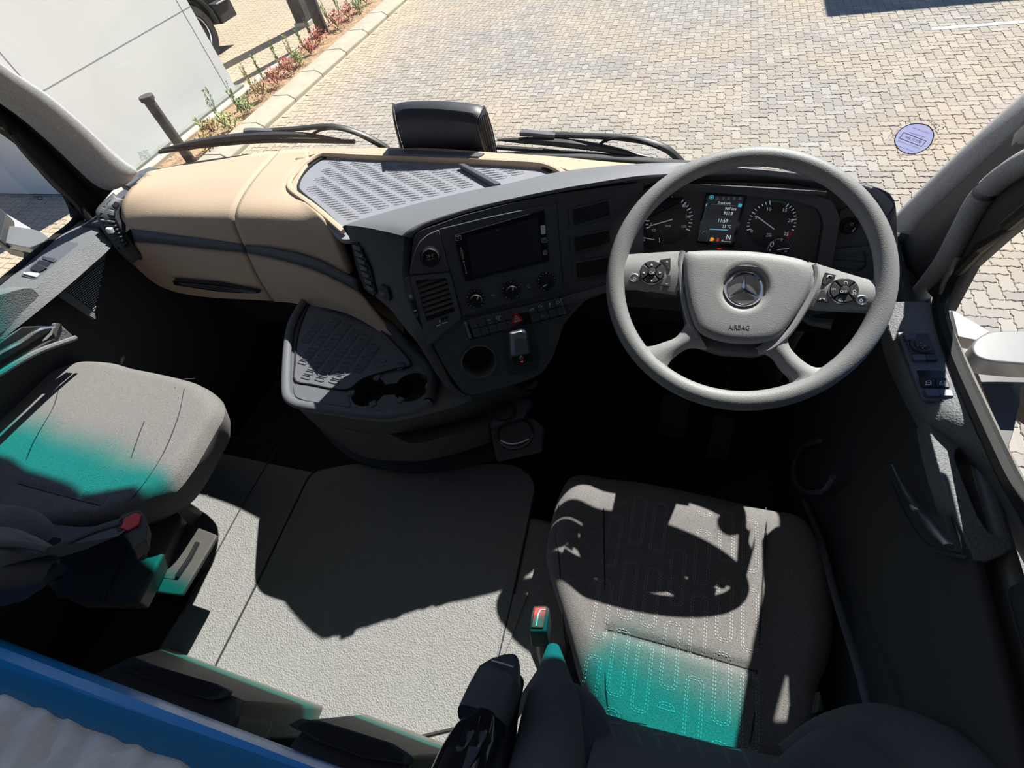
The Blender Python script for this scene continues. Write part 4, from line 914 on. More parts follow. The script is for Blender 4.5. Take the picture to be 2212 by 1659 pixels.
def slot_hole():
    pts = []; r = .041; a_ = np.array(c1); b_ = np.array(c2); d = b_-a_; L = np.linalg.norm(d); d /= L; t = np.array([-d[1], d[0]]); A0 = math.atan2(d[1], d[0]); hw = .016; al = math.asin(hw/r)
    for a in np.linspace(A0+al, A0+2*math.pi-al, 26): pts.append(a_+r*np.array([math.cos(a), math.sin(a)]))
    for a in np.linspace(A0+math.pi+al, A0+3*math.pi-al, 26): pts.append(b_+r*np.array([math.cos(a), math.sin(a)]))
    return [tuple(p) for p in pts]
sh_ = slot_hole()
plate('tray_top', CT, ou, [sh_], -.02, 0, 'console', con)
g = G(); P_ = [CT.pt(p[0], p[1], -.002) for p in sh_]; g.grid([P_, [p+A3(0, 0, -.06) for p in P_]], closed=True); g.add([p+A3(0, 0, -.06) for p in P_], [tuple(range(len(P_)))]); g.make('cup_well', 'consoledark', con)
for q in (z7(640, 648), z7(465, 748), z7(618, 820), z7(773, 815), z7(980, 700)):
    o = CT.px(q); cc = min((c1, c2), key=lambda c_: np.hypot(o[0]-c_[0], o[1]-c_[1])); d = np.array([o[0]-cc[0], o[1]-cc[1], 0]); d /= np.linalg.norm(d); t = A3(-d[1], d[0], 0)
    G().box(CT.pt(cc[0], cc[1], -.002)+d*.041, .008, .008, .005, [d, t, A3(0, 0, 1)]).make('cup_clip', 'console', con, bevel=.002)
# raised rim
rim_p = [z7(200, 112), z7(140, 200), z7(90, 300), z7(66, 420), z7(55, 600), z7(55, 735), z7(78, 785), z7(140, 818), z7(350, 852), z7(600, 882), z7(720, 886), z7(900, 848), z7(985, 800)]
G().tube(rs([onh(p, TH-.008) for p in rim_p], 60), .011, 10, flat=.8).make('tray_rim', 'console', con)
rim2 = [z7(220, 112), z7(350, 130), z7(500, 182), z7(700, 290), z7(860, 460), z7(960, 560), z7(1000, 660), z7(980, 790)]
G().tube(rs([onh(p, TH-.012) for p in rim2], 60), .012, 10, flat=.8).make('tray_rim', 'consoledark', con)
matp = [z7(240, 135), z7(170, 250), z7(125, 400), z7(112, 560), z7(112, 665), z7(220, 690), z7(440, 725), z7(560, 650), z7(760, 590), z7(860, 555), z7(700, 370), z7(500, 215), z7(350, 155)]
m3 = [onh(p, TH-.003) for p in rs([np.array(p, float) for p in matp], 60, True)]
G().prism(m3, (0, 0, -.006)).make('tray_mat', 'consolemat', con, bevel=.0015)
G().tube([p+A3(0, 0, .001) for p in m3], .0022, 6, closed=True).make('mat_edge', 'rubber', con)
G().prism([onh(p, TH-.002) for p in rpoly([z7(92, 680), z7(450, 738), z7(475, 838), z7(180, 795), z7(110, 770)], 10)], (0, 0, -.004)).make('smooth_insert', 'console', con, bevel=.001)
g = G(); uL2 = A3(1, -.12, 0); uL2 /= np.linalg.norm(uL2); uN2 = A3(.12, 1, 0); uN2 /= np.linalg.norm(uN2)
sm = [CT.px(p) for p in [z7(240, 280), z7(150, 400), z7(130, 560), z7(130, 650), z7(400, 690), z7(560, 625), z7(740, 570), z7(660, 420), z7(480, 300), z7(360, 250)]]
for i in range(-14, 14):
    for j in range(-30, 30):
        P = CT.px(z7(400, 500))+uL2*(i*.040)+uN2*(j*.0135+i*.004)+A3(0, 0, .0045)
        if inside(P+uL2*.015, sm) and inside(P-uL2*.015, sm): pill(g, P, uL2, uN2, .027, .009, .0011, 0)
g.make('grip_ribs', 'consolemat', con, kind='stuff')
g = G(); g.lathe(CT.px(z7(792, 570), .004), (0, 0, 1), [(.012, 0), (.012, .001), (0, .001)], 20); g.make('finger_hole', 'gloss', con)
# body below the tray
top = rs([onh(p, TH+.012) for p in (z7(60, 760), z7(140, 828), z7(350, 866), z7(600, 897), z7(720, 901), z7(900, 864), z7(1040, 830), z7(1150, 800), z7(1300, 740), z7(1500, 690))], 60)
b1 = rs([onh(p, TH+.075) for p in (z7(100, 800), z7(210, 915), z7(400, 965), z7(600, 1000), z7(740, 1005), z7(900, 985), z7(1100, 940), z7(1360, 860), z7(1480, 800), z7(1640, 750))], 60)
G().grid([top, b1, [p+A3(0, .05, -.005) for p in b1]]).make('tray_apron', 'consoledark', con)
b2 = rs([onh(p, TH+.08) for p in (z7(205, 915), z7(400, 968), z7(600, 1002), z7(720, 1010), z7(880, 1072), z7(1100, 1020), z7(1365, 955))], 50)
b3 = rs([onh(p, TH+.20) for p in (z7(330, 1020), z7(500, 1130), z7(620, 1170), z7(860, 1185), z7(1000, 1170), z7(1200, 1120), z7(1375, 1060))], 50)
G().grid([[p+A3(0, .03, 0) for p in b2], b2, b3, [p+A3(0, .05, 0) for p in b3]]).make('drawer_front', 'consoledark', con, solid=-.01)
b4 = rs([onh(p, TUN-.06) for p in (z7(250, 960), z7(440, 1140), z7(700, 1225), z7(940, 1245), z7(1150, 1225), z7(1400, 1160))], 40)
b5 = rs([onh(p, TUN) for p in (z7(300, 1010), z7(480, 1180), z7(740, 1250), z7(940, 1262), z7(1150, 1240), z7(1410, 1180))], 40)
G().grid([[p+A3(0, .2, .04) for p in b4], b4, b5]).make('plinth', 'consoledark', con, solid=-.01)
G().box((-.60, .80, CZ-1.05), .26, .12, .20).make('console_core', 'black', con)
g = G().prism([onh(p, TH+.085) for p in (z7(1355, 850), z7(1420, 815), z7(1600, 775), z7(1642, 790), z7(1590, 900), z7(1400, 955), z7(1365, 950))], (0, 0, -.02)); g.make('socket_panel', 'panel', con, bevel=.003)
g = G().lathe(onh(z7(1465, 870), TH+.084), (0, -.2, 1), [(.028, 0), (.028, .003), (.022, .004), (.022, .010), (0, .012)], 28); g.make('power_socket', 'black', con)
g = G().prism([onh(p, TH+.10) for p in (z7(1365, 955), z7(1650, 900), z7(1720, 960), z7(1700, 1100), z7(1410, 1165))], (0, 0, -.02)); g.make('lower_holder_panel', 'consoledark', con, bevel=.004)
g = G().lathe(onh(z7(1535, 1005), TH+.098), (0, 0, 1), [(.042, 0), (.042, .002), (.037, .003), (.036, -.004), (0, -.004)], 36, cap=False); g.make('lower_cup_holder', 'gloss', con)
g = G().tube([onh(p, TH+.093) for p in (z7(1440, 1050), z7(1480, 1070), z7(1520, 1074), z7(1570, 1065), z7(1620, 1040))], .0016, 6); g.make('holder_rim', 'print', con)
G().tube(rs([onh(p, .90) for p in (z7(1200, 770), z7(1350, 760), z7(1500, 735), z7(1640, 700), z7(1670, 670))], 20), .006, 8).make('lower_edge', 'panel2', con)
G().lathe(onh(z7(1545, 722), .90), (0, -.5, 1), [(.012, 0), (.011, .006), (0, .008)], 16).make('release_knob', 'panel2', con)

# ================================================================== STEERING WHEEL
WN = A3(.0353*.543, -.543, .8397); WO = A3(.1071, .7339, CZ-.626)
WP = PL(WO, WN)
sw_ = thing('steering_wheel', WO-WP.n*.02, 'big four spoke steering wheel in grained grey with airbag hub and switch pads', 'steering wheel')
rp_ = [WO+.2175*(math.cos(a)*WP.u+math.sin(a)*WP.v) for a in np.linspace(0, 2*math.pi, 96, endpoint=False)]
V = []; n = 20
g = G()
for i, a in enumerate(np.linspace(0, 2*math.pi, 120, endpoint=False)):
    d = math.cos(a)*WP.u+math.sin(a)*WP.v
    for k in range(n):
        b_ = 2*math.pi*k/n; V.append(WO+d*(.2180+.0170*math.cos(b_))+WP.n*(.0150*math.sin(b_)))
g.add(V, [(i*n+k, ((i+1) % 120)*n+k, ((i+1) % 120)*n+(k+1) % n, i*n+(k+1) % n) for i in range(120) for k in range(n)])
g.make('rim', 'wheelskin', sw_)
def wp(name, pix, d0, d1, m, parent=sw_, bev=.002, r=4, seg=3, sp=False, **kw):
    q = rs([np.array(p, float) for p in pix], 60, True) if sp else rpoly(pix, r)
    g = G(); pp(g, WP, q, d0, d1); return g.make(name, m, parent, bevel=bev, seg=seg, **kw)
# spokes: rims of the hub carrier
def spoke(pix_a, pix_b, name='spoke', m='wheelhub', d=(.0, .004, .0)):
    A = rs([WP.px(p, d[0]) for p in pix_a], 18); B = rs([WP.px(p, d[2]) for p in pix_b], 18)
    Mi = [(a+b)/2+WP.n*.007 for a, b in zip(A, B)]; q1 = [a*.75+b*.25+WP.n*.005 for a, b in zip(A, B)]; q3 = [a*.25+b*.75+WP.n*.005 for a, b in zip(A, B)]
    lo_ = [a-WP.n*.022 for a in A]; lo2 = [b-WP.n*.022 for b in B]
    return G().grid([lo_, [a-WP.n*.006 for a in A], A, q1, Mi, q3, B, [b-WP.n*.006 for b in B], lo2]).make(name, m, sw_)
spoke([z3(160, 745), z3(225, 765), z3(300, 762), z3(450, 752), z3(605, 742)], [z3(150, 985), z3(215, 985), z3(320, 985), z3(430, 1000), z3(560, 1020)])
spoke([z3(1435, 815), z3(1560, 850), z3(1700, 895), z3(1850, 935), z3(1945, 935)], [z3(1400, 1090), z3(1480, 1118), z3(1600, 1125), z3(1780, 1135), z3(1925, 1150)])
spoke([z3(640, 1200), z3(560, 1310), z3(470, 1350), z3(370, 1378), z3(300, 1360)], [z3(760, 1390), z3(650, 1380), z3(560, 1430), z3(500, 1500), z3(480, 1590)])
spoke([z3(1310, 1250), z3(1300, 1360), z3(1370, 1450), z3(1470, 1515), z3(1570, 1510)], [z3(1080, 1390), z3(1200, 1440), z3(1260, 1520), z3(1330, 1600), z3(1290, 1650)])
# carrier shell under the pad with a raised edge
car = [z3(590, 745), z3(770, 735), z3(1000, 742), z3(1250, 768), z3(1430, 812), z3(1495, 870), z3(1480, 1000), z3(1400, 1150), z3(1310, 1290), z3(1230, 1400), z3(1100, 1440), z3(850, 1425), z3(690, 1370), z3(620, 1230), z3(590, 1050), z3(570, 900)]
wp('hub_shell', car, -.045, -.004, 'cheek', bev=.010, r=14)
g = G()
g.tube(rs([WP.px(p, .003) for p in (z3(600, 748), z3(583, 830), z3(590, 960), z3(612, 1100), z3(650, 1230), z3(700, 1320))], 24), .0052, 8)
g.tube(rs([WP.px(p, .003) for p in (z3(1470, 835), z3(1488, 900), z3(1465, 1010), z3(1385, 1160), z3(1290, 1300), z3(1180, 1390), z3(1100, 1415))], 24), .0055, 8)
g.make('hub_edge', 'wheelhub', sw_, kind='stuff')
pad = rs([np.array(p, float) for p in [z3(612, 765), z3(680, 745), z3(850, 741), z3(1050, 748), z3(1250, 772), z3(1400, 806), z3(1462, 850), z3(1462, 930), z3(1400, 1080), z3(1320, 1210), z3(1240, 1310), z3(1150, 1352), z3(1000, 1362), z3(850, 1345), z3(710, 1290), z3(655, 1190), z3(622, 1060), z3(602, 900)]], 80, True)
c_ = np.mean(pad, axis=0); rows = []
for d, s_ in ((-.012, 1.0), (.004, 1.0), (.010, .985), (.014, .955), (.017, .90), (.0185, .80), (.019, .64)):
    rows.append([WP.px(tuple(c_+(p-c_)*s_), d) for p in pad])
# ring that closes round the emblem bowl
ec_ = WP.px(z3(1010, 990), .019)
R_e = .0365
def emb(r, d, n=80):
    base = PL(WP.o, WP.n); o = ec_+WP.n*(d-.019); out = []
    for p in rows[-1]:
        v = p-ec_; a = math.atan2(v.dot(WP.v), v.dot(WP.u)); out.append(o+r*(math.cos(a)*WP.u+math.sin(a)*WP.v))
    return out
rows += [emb(R_e+.012, .0192), emb(R_e+.005, .0192), emb(R_e+.001, .017), emb(R_e-.002, .012), emb(.028, .008)]
g = G().grid(rows, closed=True); g.make('airbag_cover', 'wheelhub', sw_, label='grained grey airbag cover')
g = G().lathe(ec_-WP.n*.011, WP.n, [(.031, 0), (.031, .003), (.0, .004)], 40); eb = g.make('emblem', 'satin', sw_, label='round chrome emblem with a three pointed star')
g = G().lathe(ec_-WP.n*.008, WP.n, [(.0262, 0), (.0262, .004), (.0285, .0062), (.031, .0045), (.0325, 0)], 56, cap=False); g.make('ring', 'chrome', eb)
g = G(); o = ec_-WP.n*.006
up_ = WP.px(z3(1015, 880), .012)-WP.px(z3(1010, 990), .012); up_ /= np.linalg.norm(up_); rt = np.cross(up_, WP.n)
for k in range(3):
    a = math.radians(90+120*k); d = rt*math.cos(a)+up_*math.sin(a); t = np.cross(WP.n, d); g.add([o+d*.0275, o+t*.0048-d*.0025+0, o-t*.0048-d*.0025, o+WP.n*.0045, o+t*.0044+d*.0028, o-t*.0044+d*.0028], [(0, 4, 3), (0, 3, 5)])
g.make('star', 'chrome', eb, smooth=False)
g = G(); txt(g, WP, 'AIRBAG', z3(900, 1262), z3(1040, 1268), .0182, 1.15)
g.make('lettering', 'satin', sw_, solid=.0012, smooth=False)
g = G()
for a, b in (((690, 850), (692, 878)), ((692, 866), (712, 862)), ((712, 862), (735, 866)), ((735, 866), (748, 862)), ((712, 872), (735, 874)), ((1302, 915), (1325, 918)), ((1325, 918), (1345, 916)), ((1345, 916), (1358, 930)), ((1322, 926), (1342, 930))): stroke(g, WP, z3(*a), z3(*b), 1.1, .0186)
g.make('horn_symbols', 'printdim', sw_)
# switch pads
def pad_sw(cen, rad, tri1, tri2, small, marks, ok, lab):
    o = WP.px(cen, .007); r = np.linalg.norm(WP.px((cen[0]+rad, cen[1]), .007)-o)
    bowl = G().lathe(o, WP.n, [(r*1.06, -.004), (r*1.06, .001), (r*1.0, .003), (r*.97, .002)], 40, cap=False).make('switch_bezel', 'satin', sw_)
    k4 = []
    for q in range(4):
        a0 = math.radians(45+90*q+5); a1 = math.radians(45+90*(q+1)-5); g = G(); pts = []
        for a in np.linspace(a0, a1, 9): pts.append(o+r*.95*(math.cos(a)*WP.u+math.sin(a)*WP.v))
        for a in np.linspace(a1, a0, 6): pts.append(o+r*.36*(math.cos(a)*WP.u+math.sin(a)*WP.v))
        g.prism([p+WP.n*.006 for p in pts], -WP.n*.006); k4.append(g.make('key', 'switchgrey', sw_, bevel=.0008))
    b_ = G().lathe(o, WP.n, [(r*.33, 0), (r*.33, .007), (r*.28, .010), (0, .011)], 28).make('centre_key', 'switchgrey', sw_)
    pl2 = PL(WP.o+WP.n*.0, WP.n); g = G(); txt(g, WP, ok, (cen[0]-rad*.22, cen[1]+rad*.1), (cen[0]+rad*.24, cen[1]+rad*.12), .0185, 1.05); g.make('lettering', 'white', b_)
    g = G(); marks(g); g.make('symbols', 'white', k4[0])
    for t in (tri1, tri2): wp('key', t, .004, .009, 'switchgrey', bev=.0008, r=2)
    o2 = WP.px(small, .006); G().lathe(o2, WP.n, [(.0085, -.002), (.0085, .002), (.0072, .003), (.006, .0005), (0, .0)], 28).make('round_button', 'satin', sw_)
def mL(g):
    for cx_, cy_, dx, dy in ((393, 832, 0, -1), (392, 942, 0, 1), (338, 888, -1, 0), (449, 888, 1, 0)):
        w_ = 8; a = (cx_+dx*w_, cy_+dy*w_); b = (cx_-dx*w_+dy*w_, cy_-dy*w_+dx*w_); c = (cx_-dx*w_-dy*w_, cy_-dy*w_-dx*w_); pp(g, WP, [z3(*a), z3(*b), z3(*c)], .0135, .0139)
pad_sw(z3(394, 888), 26.5, [z3(445, 802), z3(519, 790), z3(518, 868), z3(503, 868), z3(480, 830)], [z3(495, 905), z3(519, 902), z3(517, 980), z3(445, 968), z3(480, 945)], z3(278, 925), mL, 'OK', 'l')
def mR(g):
    ringm(g, WP, WP.px(z3(1681, 957), .0135), .0022, .003, 16, -.6, 3.8); ringm(g, WP, WP.px(z3(1738, 1012), .0135), .0018, .0026, 14)
    txt(g, WP, 'SET', z3(1718, 1033), z3(1750, 1038), .0135, 1.); txt(g, WP, 'LIM', z3(1585, 1001), z3(1612, 1004), .0135, 1.); txt(g, WP, 'RES', z3(1630, 1078), z3(1660, 1082), .0135, 1.)
    stroke(g, WP, z3(1635, 1062), z3(1656, 1064), 1.2, .0135)
pad_sw(z3(1665, 1010), 32, [z3(1545, 884), z3(1622, 905), z3(1590, 925), z3(1545, 968), z3(1525, 960)], [z3(1520, 1000), z3(1540, 1002), z3(1550, 1050), z3(1570, 1085), z3(1490, 1072)], z3(1783, 1072), mR, 'OFF', 'r')
g = G(); stroke(g, WP, z3(488, 815), z3(502, 817), 1, .0095); stroke(g, WP, z3(495, 809), z3(495, 823), 1, .0095); stroke(g, WP, z3(485, 962), z3(499, 963), 1, .0095)
g.tube(rs([WP.px(p, .0095) for p in (z3(1557, 920), z3(1565, 908), z3(1580, 908), z3(1590, 914))], 8), .0009, 5); g.tube(rs([WP.px(p, .0095) for p in (z3(1508, 1068), z3(1518, 1060), z3(1532, 1062), z3(1540, 1068))], 8), .0009, 5)
ringm(g, WP, WP.px(z3(278, 925), .0075), .0022, .003, 4); ringm(g, WP, WP.px(z3(1783, 1072), .0075), .0022, .003, 4); g.make('symbols', 'white', sw_)
# column, shroud and stalks
colm = thing('steering_column', WO-WP.n*.2, 'dark steering column shroud with stalks behind the wheel', 'steering column')
ax = -WP.n*.8+A3(0, .45, -.1); ax /= np.linalg.norm(ax)
G().tube([WO-WP.n*.035, WO-WP.n*.06+ax*.05, WO-WP.n*.06+ax*.26], [.055, .065, .075], 20).make('shroud', 'consoledark', colm)
G().tube([WO-WP.n*.05-WP.u*.05, WO-WP.n*.05-WP.u*.16-WP.v*.01, WO-WP.n*.05-WP.u*.228+WP.v*.002], [.009, .010, .013], 12).make('stalk', 'print', colm)
G().tube([WO-WP.n*.06+WP.u*.05, WO-WP.n*.06+WP.u*.13-WP.v*.06, WO-WP.n*.05+WP.u*.16-WP.v*.065], [.008, .008, .010], 12).make('stalk', 'panel', colm)
# knee panel under the wheel and pedals
G().prism([P3(-.06, .86, .78), P3(.34, .86, .78), P3(.34, .93, .95), P3(-.06, .93, .95)], (0, .04, -.02)).make('knee_panel', 'consoledark', dash, bevel=.004)
pd = thing('pedals', (.1, .95, CZ-FLO), 'dim accelerator and brake pedals in the dark footwell', 'pedals')
for i, (x, y, h, w_) in enumerate(((.18, .85, 1.34, .03), (.04, .88, 1.30, .04))):
    ax3 = [A3(1, 0, 0), A3(0, .5, .86), A3(0, .86, -.5)]; G().box((x, y, CZ-h), w_, .07, .006, ax3).make('pedal_pad', 'panel', pd, bevel=.003)
    G().tube([A3(x, y+.02, CZ-h+.02), A3(x, 1.05, CZ-h+.18)], .01, 8).make('pedal_arm', 'black', pd)
fm = [onh(p, FLO-.015) for p in rpoly([(1180, 960), (1200, 880), (1330, 820), (1560, 860), (1650, 1000), (1500, 1080), (1200, 1020)], 20)]
G().prism(fm, (0, 0, -.01)).make('floor_mat', 'rubber', label='black rubber mat in the dim driver footwell', cat='floor mat', bevel=.003)

# ================================================================== SEATS
def cushion(name, parent, pix, h, m, drop=.10, edge=.05, taper=.93, crown=.008, fz=None, NR=26, N=110):
    O = np.array([onh(p, h)[:2] for p in rs([np.array(p, float) for p in pix], N, True)]); c_ = O.mean(axis=0); W_ = np.ptp(O[:, 0])/2
    def zf(P):
        z = CZ-h+edge*0
        return z+(fz(P) if fz else 0)
    rows = []
    rows.append([A3(*(c_+(p-c_)*taper), zf(p)-edge-drop) for p in O])
    rows.append([A3(*(c_+(p-c_)*(taper*.4+.6)), zf(p)-edge-drop*.5) for p in O])
    ss = [1-k/NR for k in range(NR)]
    ew = edge/W_
    for s in ss:
        u = max(0, (s-(1-ew))/ew); dz = edge*(1-math.sqrt(max(0, 1-u*u)))*.85
        rows.append([A3(*(c_+(p-c_)*s), zf(c_+(p-c_)*s)-dz+crown*(1-s*s)) for p in O])
    rows.append([A3(*c_, zf(c_)+crown) for p in O])
    o = G().grid(rows, closed=True).make(name, m, parent)
    def surf(x, y):                                         # height of the top surface
        P = np.array([x, y]); v = P-c_; a = math.atan2(v[1], v[0]); rr = np.linalg.norm(v); A_ = np.arctan2(O[:, 1]-c_[1], O[:, 0]-c_[0]); k = int(np.argmin(np.abs(np.angle(np.exp(1j*(A_-a)))))); R_ = np.linalg.norm(O[k]-c_); s = min(1, rr/R_)
        u = max(0, (s-(1-ew))/ew); return zf(P)-edge*(1-math.sqrt(max(0, 1-u*u)))*.85+crown*(1-s*s)
    return o, surf
def on_surf(surf, p, h, lift=.001):
    q = onh(p, h)
    for _ in range(5): q = onh(p, CZ-surf(q[0], q[1]))
    return q+A3(0, 0, lift)
dseat = thing('driver_seat', (.07, .2, CZ-FLO), 'driver seat in grey fabric with stitched loop pattern, behind the steering wheel', 'seat')
HS = 1.08
dpix = [(1235, 1018), (1290, 1008), (1380, 1012), (1500, 1036), (1600, 1060), (1680, 1082), (1740, 1110), (1775, 1180), (1798, 1270), (1806, 1350), (1795, 1430), (1772, 1490), (1765, 1580), (1720, 1680), (1500, 1700), (1340, 1640), (1262, 1500), (1222, 1360), (1185, 1235), (1178, 1185), (1192, 1110), (1212, 1050)]
cxs = .07; ca_, cb_ = onh((1303, 1360), HS), onh((1640, 1453), HS)
def bol(P):
    x = P[0]-cxs; b_ = max(0, (abs(x)-.165)/.09); b_ = min(1, b_); f = min(1, max(0, (P[1]-.0)/.1)); return .026*b_*b_*(3-2*b_)-.007*math.exp(-((P[1]-(ca_[1]+(cb_[1]-ca_[1])*(P[0]-ca_[0])/(cb_[0]-ca_[0])))/.009)**2)*(ca_[0] < P[0] < cb_[0])+(-.035)*max(0, (P[1]-.46)/.1)**2
cu_, sf = cushion('seat_cushion', dseat, dpix, HS, 'fabric', drop=.13, edge=.055, taper=.88, fz=bol, NR=60, N=140)
seams = [[(1306, 1012), (1304, 1100), (1306, 1250), (1306, 1360), (1308, 1480), (1318, 1560)], [(1652, 1078), (1656, 1130), (1648, 1250), (1640, 1380), (1634, 1450), (1628, 1560), (1612, 1640)], [(1305, 1358), (1400, 1382), (1500, 1410), (1590, 1437), (1636, 1451)], [(1208, 1090), (1200, 1160), (1206, 1190), (1210, 1240), (1220, 1370), (1232, 1420)]]
g = G()
for s in seams: g.tube(rs([on_surf(sf, p, HS, -.0002) for p in s], 40), .0016, 6)
g.make('seam', 'seam', cu_)
def dash_line(g, pts, surf, step=.0062, ln=.0034, w_=.0007):
    D_ = np.array(pts); L = np.concatenate([[0], np.cumsum(np.linalg.norm(np.diff(D_, axis=0), axis=1))])
    for t in np.arange(0, L[-1]-ln, step):
        a = np.array([np.interp(t, L, D_[:, k]) for k in (0, 1)]); b = np.array([np.interp(t+ln, L, D_[:, k]) for k in (0, 1)]); d = b-a; d /= np.linalg.norm(d)+1e-9; n_ = np.array([-d[1], d[0]])*w_
        za_, zb_ = surf(*a)+.0009, surf(*b)+.0009
        g.add([A3(*(a-n_), za_), A3(*(b-n_), zb_), A3(*(b+n_), zb_), A3(*(a+n_), za_)], [(0, 1, 2, 3)])
def loop2(cx_, cy_, W_, L_, o_=0):
    r = W_*.35; pts = []
    for sx_, sy_, a0 in ((1, 1, 0), (-1, 1, 90), (-1, -1, 180), (1, -1, 270)):
        for k in range(4):
            a = math.radians(a0+30*k); pts.append((cx_+sx_*(W_/2-r)+(r+o_)*math.cos(a), cy_+sy_*(L_/2-r)+(r+o_)*math.sin(a)))
    return pts
def loops(surf, x0, x1, y0, y1, parent, skew=0., m='stitch', W_=.030, L_=.115, seedy=0):
    g = G(); i = 0; x = x0+W_*.7
    R_ = random.Random(3+seedy)
    while x < x1-W_*.5:
        off = (0, .062, .03, .095)[i % 4]; y = y0+off-.12
        while y < y1:
            y = y+L_*.5
            pts = loop2(x, y, W_, L_); pts = [(px_, py_) for px_, py_ in pts if True]
            for o_ in (0, -.0042):
                q = loop2(x, y, W_, L_, o_); q = q+[q[0]]; q = [p for p in q if y0 < p[1] < y1 and x0 < p[0] < x1]
                if len(q) > 3: dash_line(g, q, surf)
            y += L_*.5+.018+.02*R_.random()
        x += .0455; i += 1
    return g.make('stitching', m, parent, smooth=False, kind='stuff')
loops(sf, -.085, .265, .02, .52, cu_)
# backrest seen from above
def surf_patch(name, parent, m, rowpix, hs, N=24, **kw):
    rows = [rs([onh(p, h) for p in r], N) for r, h in zip(rowpix, hs)]
    return G().grid([[r[i] for r in rows] for i in range(N)] if False else rows).make(name, m, parent, **kw)
# insert
bi = G(); HB0, HB1 = 1.04, .80
r0 = rs([onh(p, 1.045) for p in ((1300, 1528), (1400, 1560), (1500, 1585), (1600, 1610), (1700, 1628))], 24)
r1 = rs([onh(p, .98) for p in ((1290, 1580), (1400, 1605), (1500, 1625), (1620, 1650), (1740, 1665))], 24)
r2 = [p+A3(0, -.03, .12) for p in r1]; r3 = [p+A3(0, -.10, .35) for p in r1]
bk_ = thing('backrest', (.07, -.1, CZ-HS), None, None, parent=dseat)
bi.grid([[p+A3(0, -.01, -.05) for p in r0], r0, r1, r2, r3]); ins = bi.make('backrest_insert', 'fabricdark', bk_, sub=1)
# stitching printed on the visible foot of the insert
g = G()
for k, (x0_, y0_) in enumerate(((1312, 1560), (1362, 1560), (1412, 1585), (1452, 1590), (1500, 1600), (1560, 1612), (1600, 1618))):
    for o_ in (0, 4):
        A = [(x0_+o_, y0_+6), (x0_+40+o_, y0_+100)]; st_ = rs([onh(A[0], .972)+A3(0, .004, 0), onh(A[1], .94)+A3(0, 0, .01)], 2); g.tube(st_, .0007, 4)
    st_ = [onh((x0_, y0_+6), .972)+A3(0, .004, 0), onh((x0_+34, y0_+12), .972)+A3(0, .004, 0)]; g.tube(st_, .0007, 4)
g.make('stitching', 'printdim', ins, kind='stuff')
def bolster(pts, rad, name='side_bolster', m='fabricdark', parent=bk_, fl=None, **kw):
    return G().tube(rs(pts, 26), list(np.interp(np.linspace(0, 1, 26), np.linspace(0, 1, len(rad)), rad)), 20, flat=fl).make(name, m, parent, **kw)
bolster([onh((1195, 1400), .99), onh((1195, 1480), .95), onh((1190, 1580), .90), onh((1180, 1700), .82), onh((1150, 1900), .66)], [.012, .045, .052, .055, .06])
bolster([onh((1195, 1500), 1.03), onh((1240, 1560), 1.0), onh((1240, 1650), .97), onh((1230, 1800), .9)], [.03, .06, .06, .06])
bolster([onh((1700, 1640), 1.0), onh((1800, 1600), .98), onh((1900, 1605), .92), onh((2000, 1650), .86), onh((2080, 1720), .80), onh((2160, 1860), .7)], [.02, .035, .05, .055, .055, .055])
bolster([onh((1700, 1720), .99), onh((1850, 1700), .93), onh((2000, 1800), .86)], [.04, .07, .07])
# plastic side cover and belt anchor at the right of the driver seat
g = G().prism([onh(p, 1.0) for p in ((1735, 1590), (1762, 1555), (1775, 1552), (1788, 1600), (1752, 1625))], (0, 0, -.03)); g.make('belt_guide', 'panel2', dseat, bevel=.004)
g = G().prism([onh(p, 1.02) for p in ((1763, 1540), (1772, 1490), (1783, 1535))], (0, 0, -.03)); g.make('side_cover', 'frameplastic', dseat, bevel=.003)
G().box((.07, .22, CZ-HS-.22), .20, .22, .10).make('seat_base', 'black', dseat, bevel=.02)
G().box((.07, .2, CZ-1.42), .17, .2, .08).make('seat_pedestal', 'black', dseat, bevel=.02)
# folded armrest on the left of the driver seat
arm = thing('armrest', onh((1060, 1560), .80), None, None, parent=dseat)
def secs(pl_rows, name, m, parent, **kw): return G().grid(pl_rows, closed=True)
def capsule(path, rad, wd, name, m, parent, n=22, **kw):    # rounded bar with flattened oval section
    g = G(); P = rs(path, 30); rr = np.interp(np.linspace(0, 1, 30), np.linspace(0, 1, len(rad)), rad); rows = []
    for i, p in enumerate(P):
        t = P[min(i+1, 29)]-P[max(i-1, 0)]; t /= np.linalg.norm(t); x = np.cross(t, [0, 0, 1.]); x /= np.linalg.norm(x); y = np.cross(x, t); r = []
        for k in range(n):
            a = 2*math.pi*k/n; c_, s_ = math.cos(a), math.sin(a); e = .7; r.append(p+x*rr[i]*wd*np.sign(c_)*abs(c_)**e+y*rr[i]*np.sign(s_)*abs(s_)**e)
        rows.append(r)
    g.grid(rows, closed=True); g.add(rows[0], [tuple(range(n))]); g.add(rows[-1], [tuple(range(n-1, -1, -1))]); return g.make(name, m, parent, **kw)
capsule([onh((1096, 1425), .84), onh((1093, 1440), .835), onh((1065, 1500), .82), onh((1040, 1560), .80)], [.012, .026, .027, .027], 1.35, 'armrest_body', 'panel', arm)
capsule([onh((1050, 1545), .78), onh((1040, 1570), .77), onh((1015, 1620), .75), onh((985, 1700), .72), onh((950, 1790), .69)], [.012, .026, .030, .031, .032], 1.1, 'armrest_hinge', 'gloss', arm)
capsule([onh((1085, 1460), .90), onh((1060, 1560), .88), onh((1040, 1700), .84)], [.03, .034, .034], 1.2, 'armrest_support', 'black', arm)
g = G(); g.tube([onh(p, .805) for p in ((1062, 1427), (1088, 1434), (1109, 1441))], .0012, 6); g.make('joint', 'print', arm)
